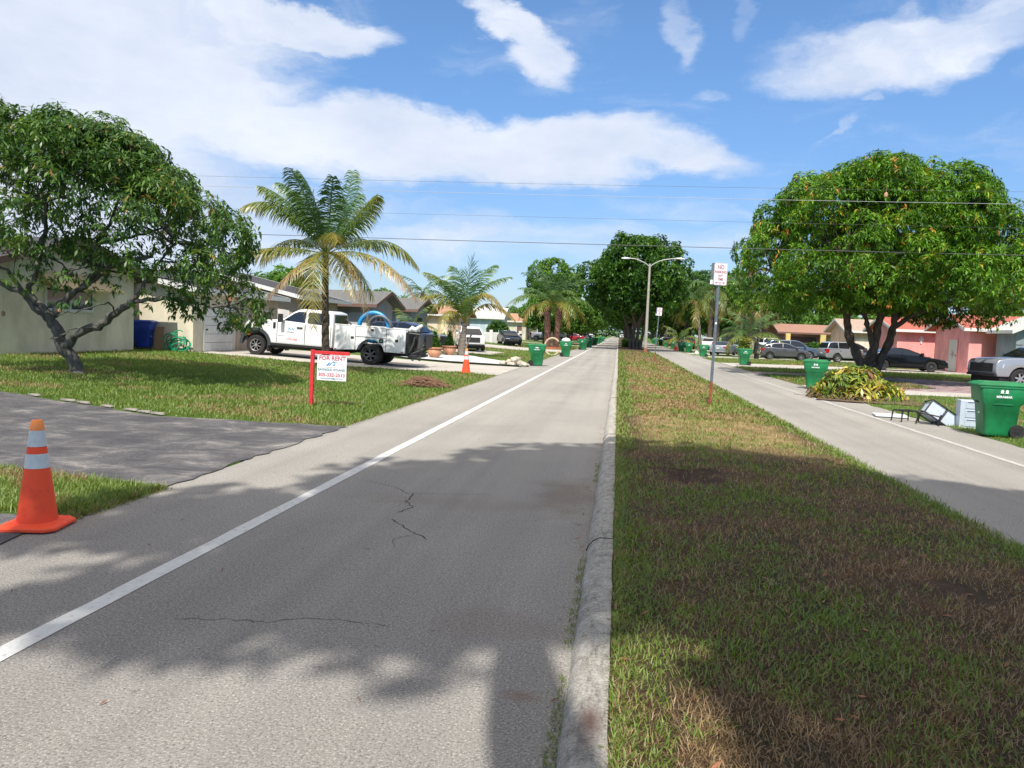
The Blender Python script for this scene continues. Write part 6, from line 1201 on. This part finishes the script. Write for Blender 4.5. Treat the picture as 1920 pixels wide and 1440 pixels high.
# ---------------------------------------------------------------- rocks, hose, debris
M_rock = mat('pale_rock', (.50, .44, .35), .95, var=.3, scale=6, bump=1, bscale=20)
rr = random.Random(5)
def rock(mb, c, s, r):
    bm = bmesh.new(); bmesh.ops.create_icosphere(bm, subdivisions=2, radius=s)
    M = Matrix.Diagonal((r.uniform(.8, 1.3), r.uniform(.8, 1.2), r.uniform(.5, .8))); vs = [M @ (v.co*(1+r.uniform(-.16, .16)))+Vector(c) for v in bm.verts]; fs = [tuple(v.index for v in f.verts) for f in bm.faces]; mb.add(vs, fs); bm.free()
LB_ = ['biggest pale rock on top of the heap beside the left bin', 'pale rock at the left end of the heap', 'pale rock at the right end of the heap', 'low pale rock at the front of the heap', 'pale rock in the back of the heap', 'small pale rock between the heap and the bin', 'flat pale rock left of the heap middle', 'rounded pale rock right of the heap middle']
for (x, y, z, s), l in zip(((-4.75, 36.0, .30, .24), (-5.35, 35.9, .12, .22), (-4.35, 35.9, .10, .2), (-4.9, 35.65, .08, .17), (-4.7, 36.4, .14, .26), (-4.2, 36.1, .07, .13), (-5.05, 35.9, .2, .2), (-4.5, 35.95, .17, .18)), LB_):
    mb = MB(); rock(mb, (x, y, z), s, rr); tag(mb.build('rock', M_rock, smooth=False), l, 'rock', 'heap of pale rocks beside the left bin')
# green hose heap by the garage
mb = MB(); rg = np.random.default_rng(8)
for k in range(9):
    a0 = rg.random()*6; rx_, rz_ = .25+.3*rg.random(), .12+.36*rg.random(); cx = -16.9+rg.normal(0, .10)+(.0); cz = .40+rz_*.9
    mb.tube([(cx+rx_*cos(a)+.25*max(0, .6-cz), 27.85-.05*k*.5+.06*sin(3*a+k), max(.37, cz+rz_*sin(a))) for a in np.linspace(a0, a0+5.6, 18)], .022, 6)
tag(mb.build('garden_hose', mat('green_hose', (.01, .28, .14), .4), smooth=True), 'tangled green garden hose heaped against the garage wall', 'hose')
t = thing('board', 'brown board leaning beside the blue recycling bin', 'board', (-17.65, 27.75, .42), .15); mb = MB(); mb.box((0, 0, .42), (.35, .04, .9), 0, Matrix.Rotation(-.12, 3, 'X')); mb.build('board', mat('brown_board', (.28, .17, .10), .8), t)
# ledge on the garage corner
# dead palm frond heap
mb = MB(); rg = np.random.default_rng(9)
for k in range(170):
    x = rg.normal(0, .26); z0 = .03+.22*math.exp(-(x/.3)**2)*rg.random(); l = .35+.55*rg.random(); a = rg.normal(0, .5)+(pi if rg.random() < .5 else 0); p = Vector((x, rg.normal(0, .17), z0)); d = Vector((cos(a), sin(a)*.6, .25*rg.random())); 
    mb.tube([p-d*l*.5+Vector((0, 0, -.02)), p+Vector((0, 0, .07*rg.random())), p+d*l*.35+Vector((0, 0, .05*rg.random())), p+d*l*.6+Vector((0, 0, -z0*.8))], [.006, .011, .008, .003], 4)
o = mb.build('dead_fronds', leafmat('dry_frond', [(0, (.16, .075, .04)), (1, (.30, .16, .09))], trans=0) if False else mat('dry_frond', (.24, .13, .08), .9, var=.5, scale=14)); o.location = (-5.3, 20.9, .03); tag(o, 'heap of dead brown palm fronds on the left lawn', 'dead fronds')
# cut leaves heap on the right verge
t = thing('leaf_heap', 'heap of yellow and green cut leaves beside the green bin', 'leaf heap', (7.35, 24.9, 0)); rg = np.random.default_rng(10); n = 1150
u = unit(rg.normal(size=(n, 3))); u[:, 2] = np.abs(u[:, 2]); rad = (.72+.3*rg.random((n, 1))); 
hh = np.where(np.abs(u[:, 0]+.1) < .45, 1.0, .72); P = u*rad*np.stack([np.full(n, 1.35), np.full(n, .9), 1.0*hh], 1); yl = fbm(P[:, 0]+5, P[:, 2]*1.5+P[:, 1], 2.2, 31)
vc = np.where(yl > .52, .75, .42)+rg.normal(0, .08, n); vc = np.where((P[:, 2] < .18) & (rg.random(n) < .5), .95, vc); vc = np.where(rg.random(n) < .07, .92, vc)
V, F, v = rosettes(P, u+np.array([0, 0, .3]), .30, 8, .24, .75, np.clip(vc, 0, 1), vj=.07, rg=rg); np_mesh('leaves', V, F, v, MY, t)
mb = MB(); R_ = []
for z, s in ((0, 1.25), (.3, 1.12), (.6, .8), (.8, .4)): R_.append([(s*cos(a)*(1+.1*sin(3*a)), s*.7*sin(a), z) for a in np.linspace(0, 2*pi, 15)[:-1]])
mb.ring_loft(R_); mb.build('heap_core', mat('heap_dark', (.035, .035, .018), .95, var=.5, scale=8, bump=1), t)
mb = MB()
for k in range(70): a = rg.random()*6.28; p = Vector((1.45*cos(a)*rg.uniform(.8, 1.1), -.1+.95*sin(a)*rg.uniform(.8, 1.1), .02+.06*rg.random())); d = Vector(rg.normal(0, .22, 3)); d.z = abs(d.z)*.3; mb.tube([p-d, p+Vector((0, 0, .04)), p+d], .009, 4)
mb.build('twigs', mat('twig', (.16, .09, .06), .9), t)
tag(sheet('leaf_litter', [(5.9, 23.6), (7.0, 23.2), (8.6, 22.8), (9.0, 24), (8.2, 25.6), (6.6, 26.2), (6.2, 25)], .03, mat('leaf_litter', (.13, .085, .05), .95, var=.6, scale=10, bump=1), jagged=(.12, .12), seed=9), 'brown leaf litter around the leaf heap', kind='stuff')
# junk by the near bin: drawers, frames, panel, cardboard
M_dr = mat('pale_plastic', (.50, .56, .64), .35, var=.06, scale=4); M_drd = mat('drawer_slot', (.16, .19, .25), .5); M_bf = mat('black_frame', (.015, .015, .017), .45)
t = thing('drawer_unit', 'upright pale grey plastic drawer unit beside the near green bin', 'drawers', (7.52, 17.65, .0), R(-8)); mb = MB(); mb.b2((-.20, -.17, 0), (.20, .17, .60)); mb.build('casing', M_dr, t, bevel=.01)
for k in range(3):
    mb = MB(); mb.b2((-.10, -.182, .04+.19*k), (.19, -.165, .20+.19*k)); d = mb.build('drawer', M_dr, t, bevel=.008); mb = MB(); mb.b2((-.07, -.186, .165+.19*k), (.16, -.18, .19+.19*k)); mb.build('handle', M_drd, d)
t = thing('cardboard', 'strip of brown cardboard between the drawers and the near green bin', 'cardboard', (7.78, 17.5, .0), R(-10)); mb = MB(); mb.b2((-.04, -.02, 0), (.10, .02, .30)); mb.build('sheet', mat('cardboard', (.33, .20, .12), .85), t)
t = thing('drawer_unit', 'pale plastic drawer unit tipped over on its black frame', 'drawers', (7.05, 18.0, .20), 0); t.rotation_euler = (R(-12), R(33), R(-6)); mb = MB(); mb.b2((-.30, -.19, -.14), (.02, .19, .16)); mb.build('drawer', M_dr, t, bevel=.015); mb = MB(); mb.b2((.06, -.19, -.14), (.36, .19, .16)); mb.build('drawer', M_dr, t, bevel=.015)
mb = MB()
for y in (-.21, .21):
    for z in (-.15, .17): mb.tube([(-.34, y, z), (.30, y, z)], .014, 6)
    for x in (-.33, .04): mb.tube([(x, y, -.16), (x, y, .18)], .014, 6)
for z in (-.15, .17):
    for x in (-.33, .04): mb.tube([(x, -.21, z), (x, .21, z)], .014, 6)
mb.build('frame', M_bf, t)
def stool(label, loc, rz, tilt):
    t = thing('stool_frame', label, 'stool frame', loc, rz, 'black stool frames by the near bin'); t.rotation_euler = (tilt[0], tilt[1], rz)
    mb = MB(); q = [(-.2, -.15), (.2, -.15), (.2, .15), (-.2, .15)]
    for i in range(4): a, c = q[i], q[(i+1) % 4]; mb.tube([(*a, .24), (*c, .24)], .016, 6)
    mb.build('top_ring', M_bf, t)
    for a in q: mb = MB(); mb.tube([(*a, .24), (a[0]*1.1, a[1]*1.1, 0)], [.018, .015], 6); mb.build('leg', M_bf, t)
    return t
stool('black stool frame standing upright beside the white panel', (6.48, 18.3, .01), R(20), (0, 0)); stool('black stool frame sagging in front of the tipped drawers', (6.80, 17.85, .01), R(-25), (R(4), R(9)))
t = thing('white_panel', 'flat white panel lying on the right road edge', 'panel', (6.5, 19.3, .02), R(-10)); mb = MB(); mb.b2((-.36, -.32, 0), (.36, .32, .035)); mb.build('panel', mat('white_board', (.66, .67, .70), .5), t, bevel=.005); mb = MB(); mb.b2((-.06, -.05, .0355), (.05, .08, .037)); mb.build('print', mat('grey_print', (.4, .42, .45), .6), t)
# stone edging blocks along the near driveway
M_stone = mat('edging_stone', (.26, .235, .20), .95, var=.3, scale=12, bump=1, bscale=40)
sx = [-11.9, -10.6, -9.75, -9.38, -8.8, -8.25, -7.95, -7.66]; 
for i, x in enumerate(sx):
    y = 12.02+(13.05-12.02)*(-x-7.6)/3.9-.02; mb = MB(); rr2 = random.Random(i); L2 = (.30, .24, .30, .28, .22, .26, .24, .28)[i]
    mb.ring_loft([[(-L2/2, -.05, 0), (L2/2, -.045, 0), (L2/2, .05, 0), (-L2/2, .045, 0)], [(-L2/2+.01, -.045, .04), (L2/2-.03, -.04, .03), (L2/2-.02, .045, .04), (-L2/2+.03, .04, .035)]]); o = mb.build('edging_stone', M_stone, bevel=.01); o.location = (x, y, tz(x)+.02); o.rotation_euler = (0, 0, -.24+rr2.uniform(-.06, .06))
    tag(o, ['first', 'second', 'third', 'fourth', 'fifth', 'sixth', 'seventh', 'eighth'][i]+' pale edging stone from the left along the near driveway', 'edging stone', 'edging stones along the near driveway')
# fallen leaves and litter on the near turf and road
M_leaf = mat('fallen_leaf', (.22, .09, .045), .8, var=.5, scale=20); mb = MB(); rg = np.random.default_rng(12)
def litter(n, x0, x1, y0, y1, zf, s, mb):
    for k in range(n):
        x, y = rg.uniform(x0, x1), rg.uniform(y0, y1); a = rg.random()*6.28; l, w = s*(.6+rg.random()), s*.28; z = zf(x)+.012; c, q = cos(a), sin(a)
        mb.add([(x-l*c, y-l*q, z), (x-w*q, y+w*c, z+.008), (x+l*c, y+l*q, z+.012), (x+w*q, y-w*c, z+.004)], [(0, 1, 2, 3)])
litter(110, .1, 3.4, 2.3, 12, mz, .035, mb); litter(26, -4.2, -.2, 2.5, 13, lambda x: -.006, .016, mb); litter(50, -.26, -.17, 2.5, 14, lambda x: -.008, .022, mb); litter(60, -14, -5, 13, 26, lambda x: tz(x)+.05, .05, mb)
tag(mb.build('fallen_leaves', M_leaf), 'scattered dry leaves on the turf and road edge', kind='stuff')
# weeds along the kerb foot
X = rng.uniform(-.21, -.15, 1500); Y = 2.6+12*rng.random(1500)**1.4; k = fbm(X*0, Y, 1.3, 61) > .52; X, Y = X[k], Y[k]
blades('weeds', X, Y, X*0, .03, .005, .1+.5*rng.random(len(X)), 'small weeds in the joint at the kerb foot', tilt=1.3)
X = rng.normal(-4.42, .05, 5000); Y = np.concatenate([rng.uniform(5.6, 7.0, 2000), rng.uniform(12.2, 28, 3000)]); blades('weeds', X, Y, X*0+.004, .05, .008, np.clip(rng.normal(.45, .25, 5000), 0, 1), 'ragged grass edge creeping over the left road edge', tilt=1.4)
X = rng.normal(3.44, .06, 7000); Y = 5+30*rng.random(7000)**1.6; blades('weeds', X, Y, X*0+.01, .06, .008, np.clip(rng.normal(.3, .2, 7000), 0, 1), 'ragged grass edge of the median over the right road', tilt=1.4)
bpy.context.view_layer.update()
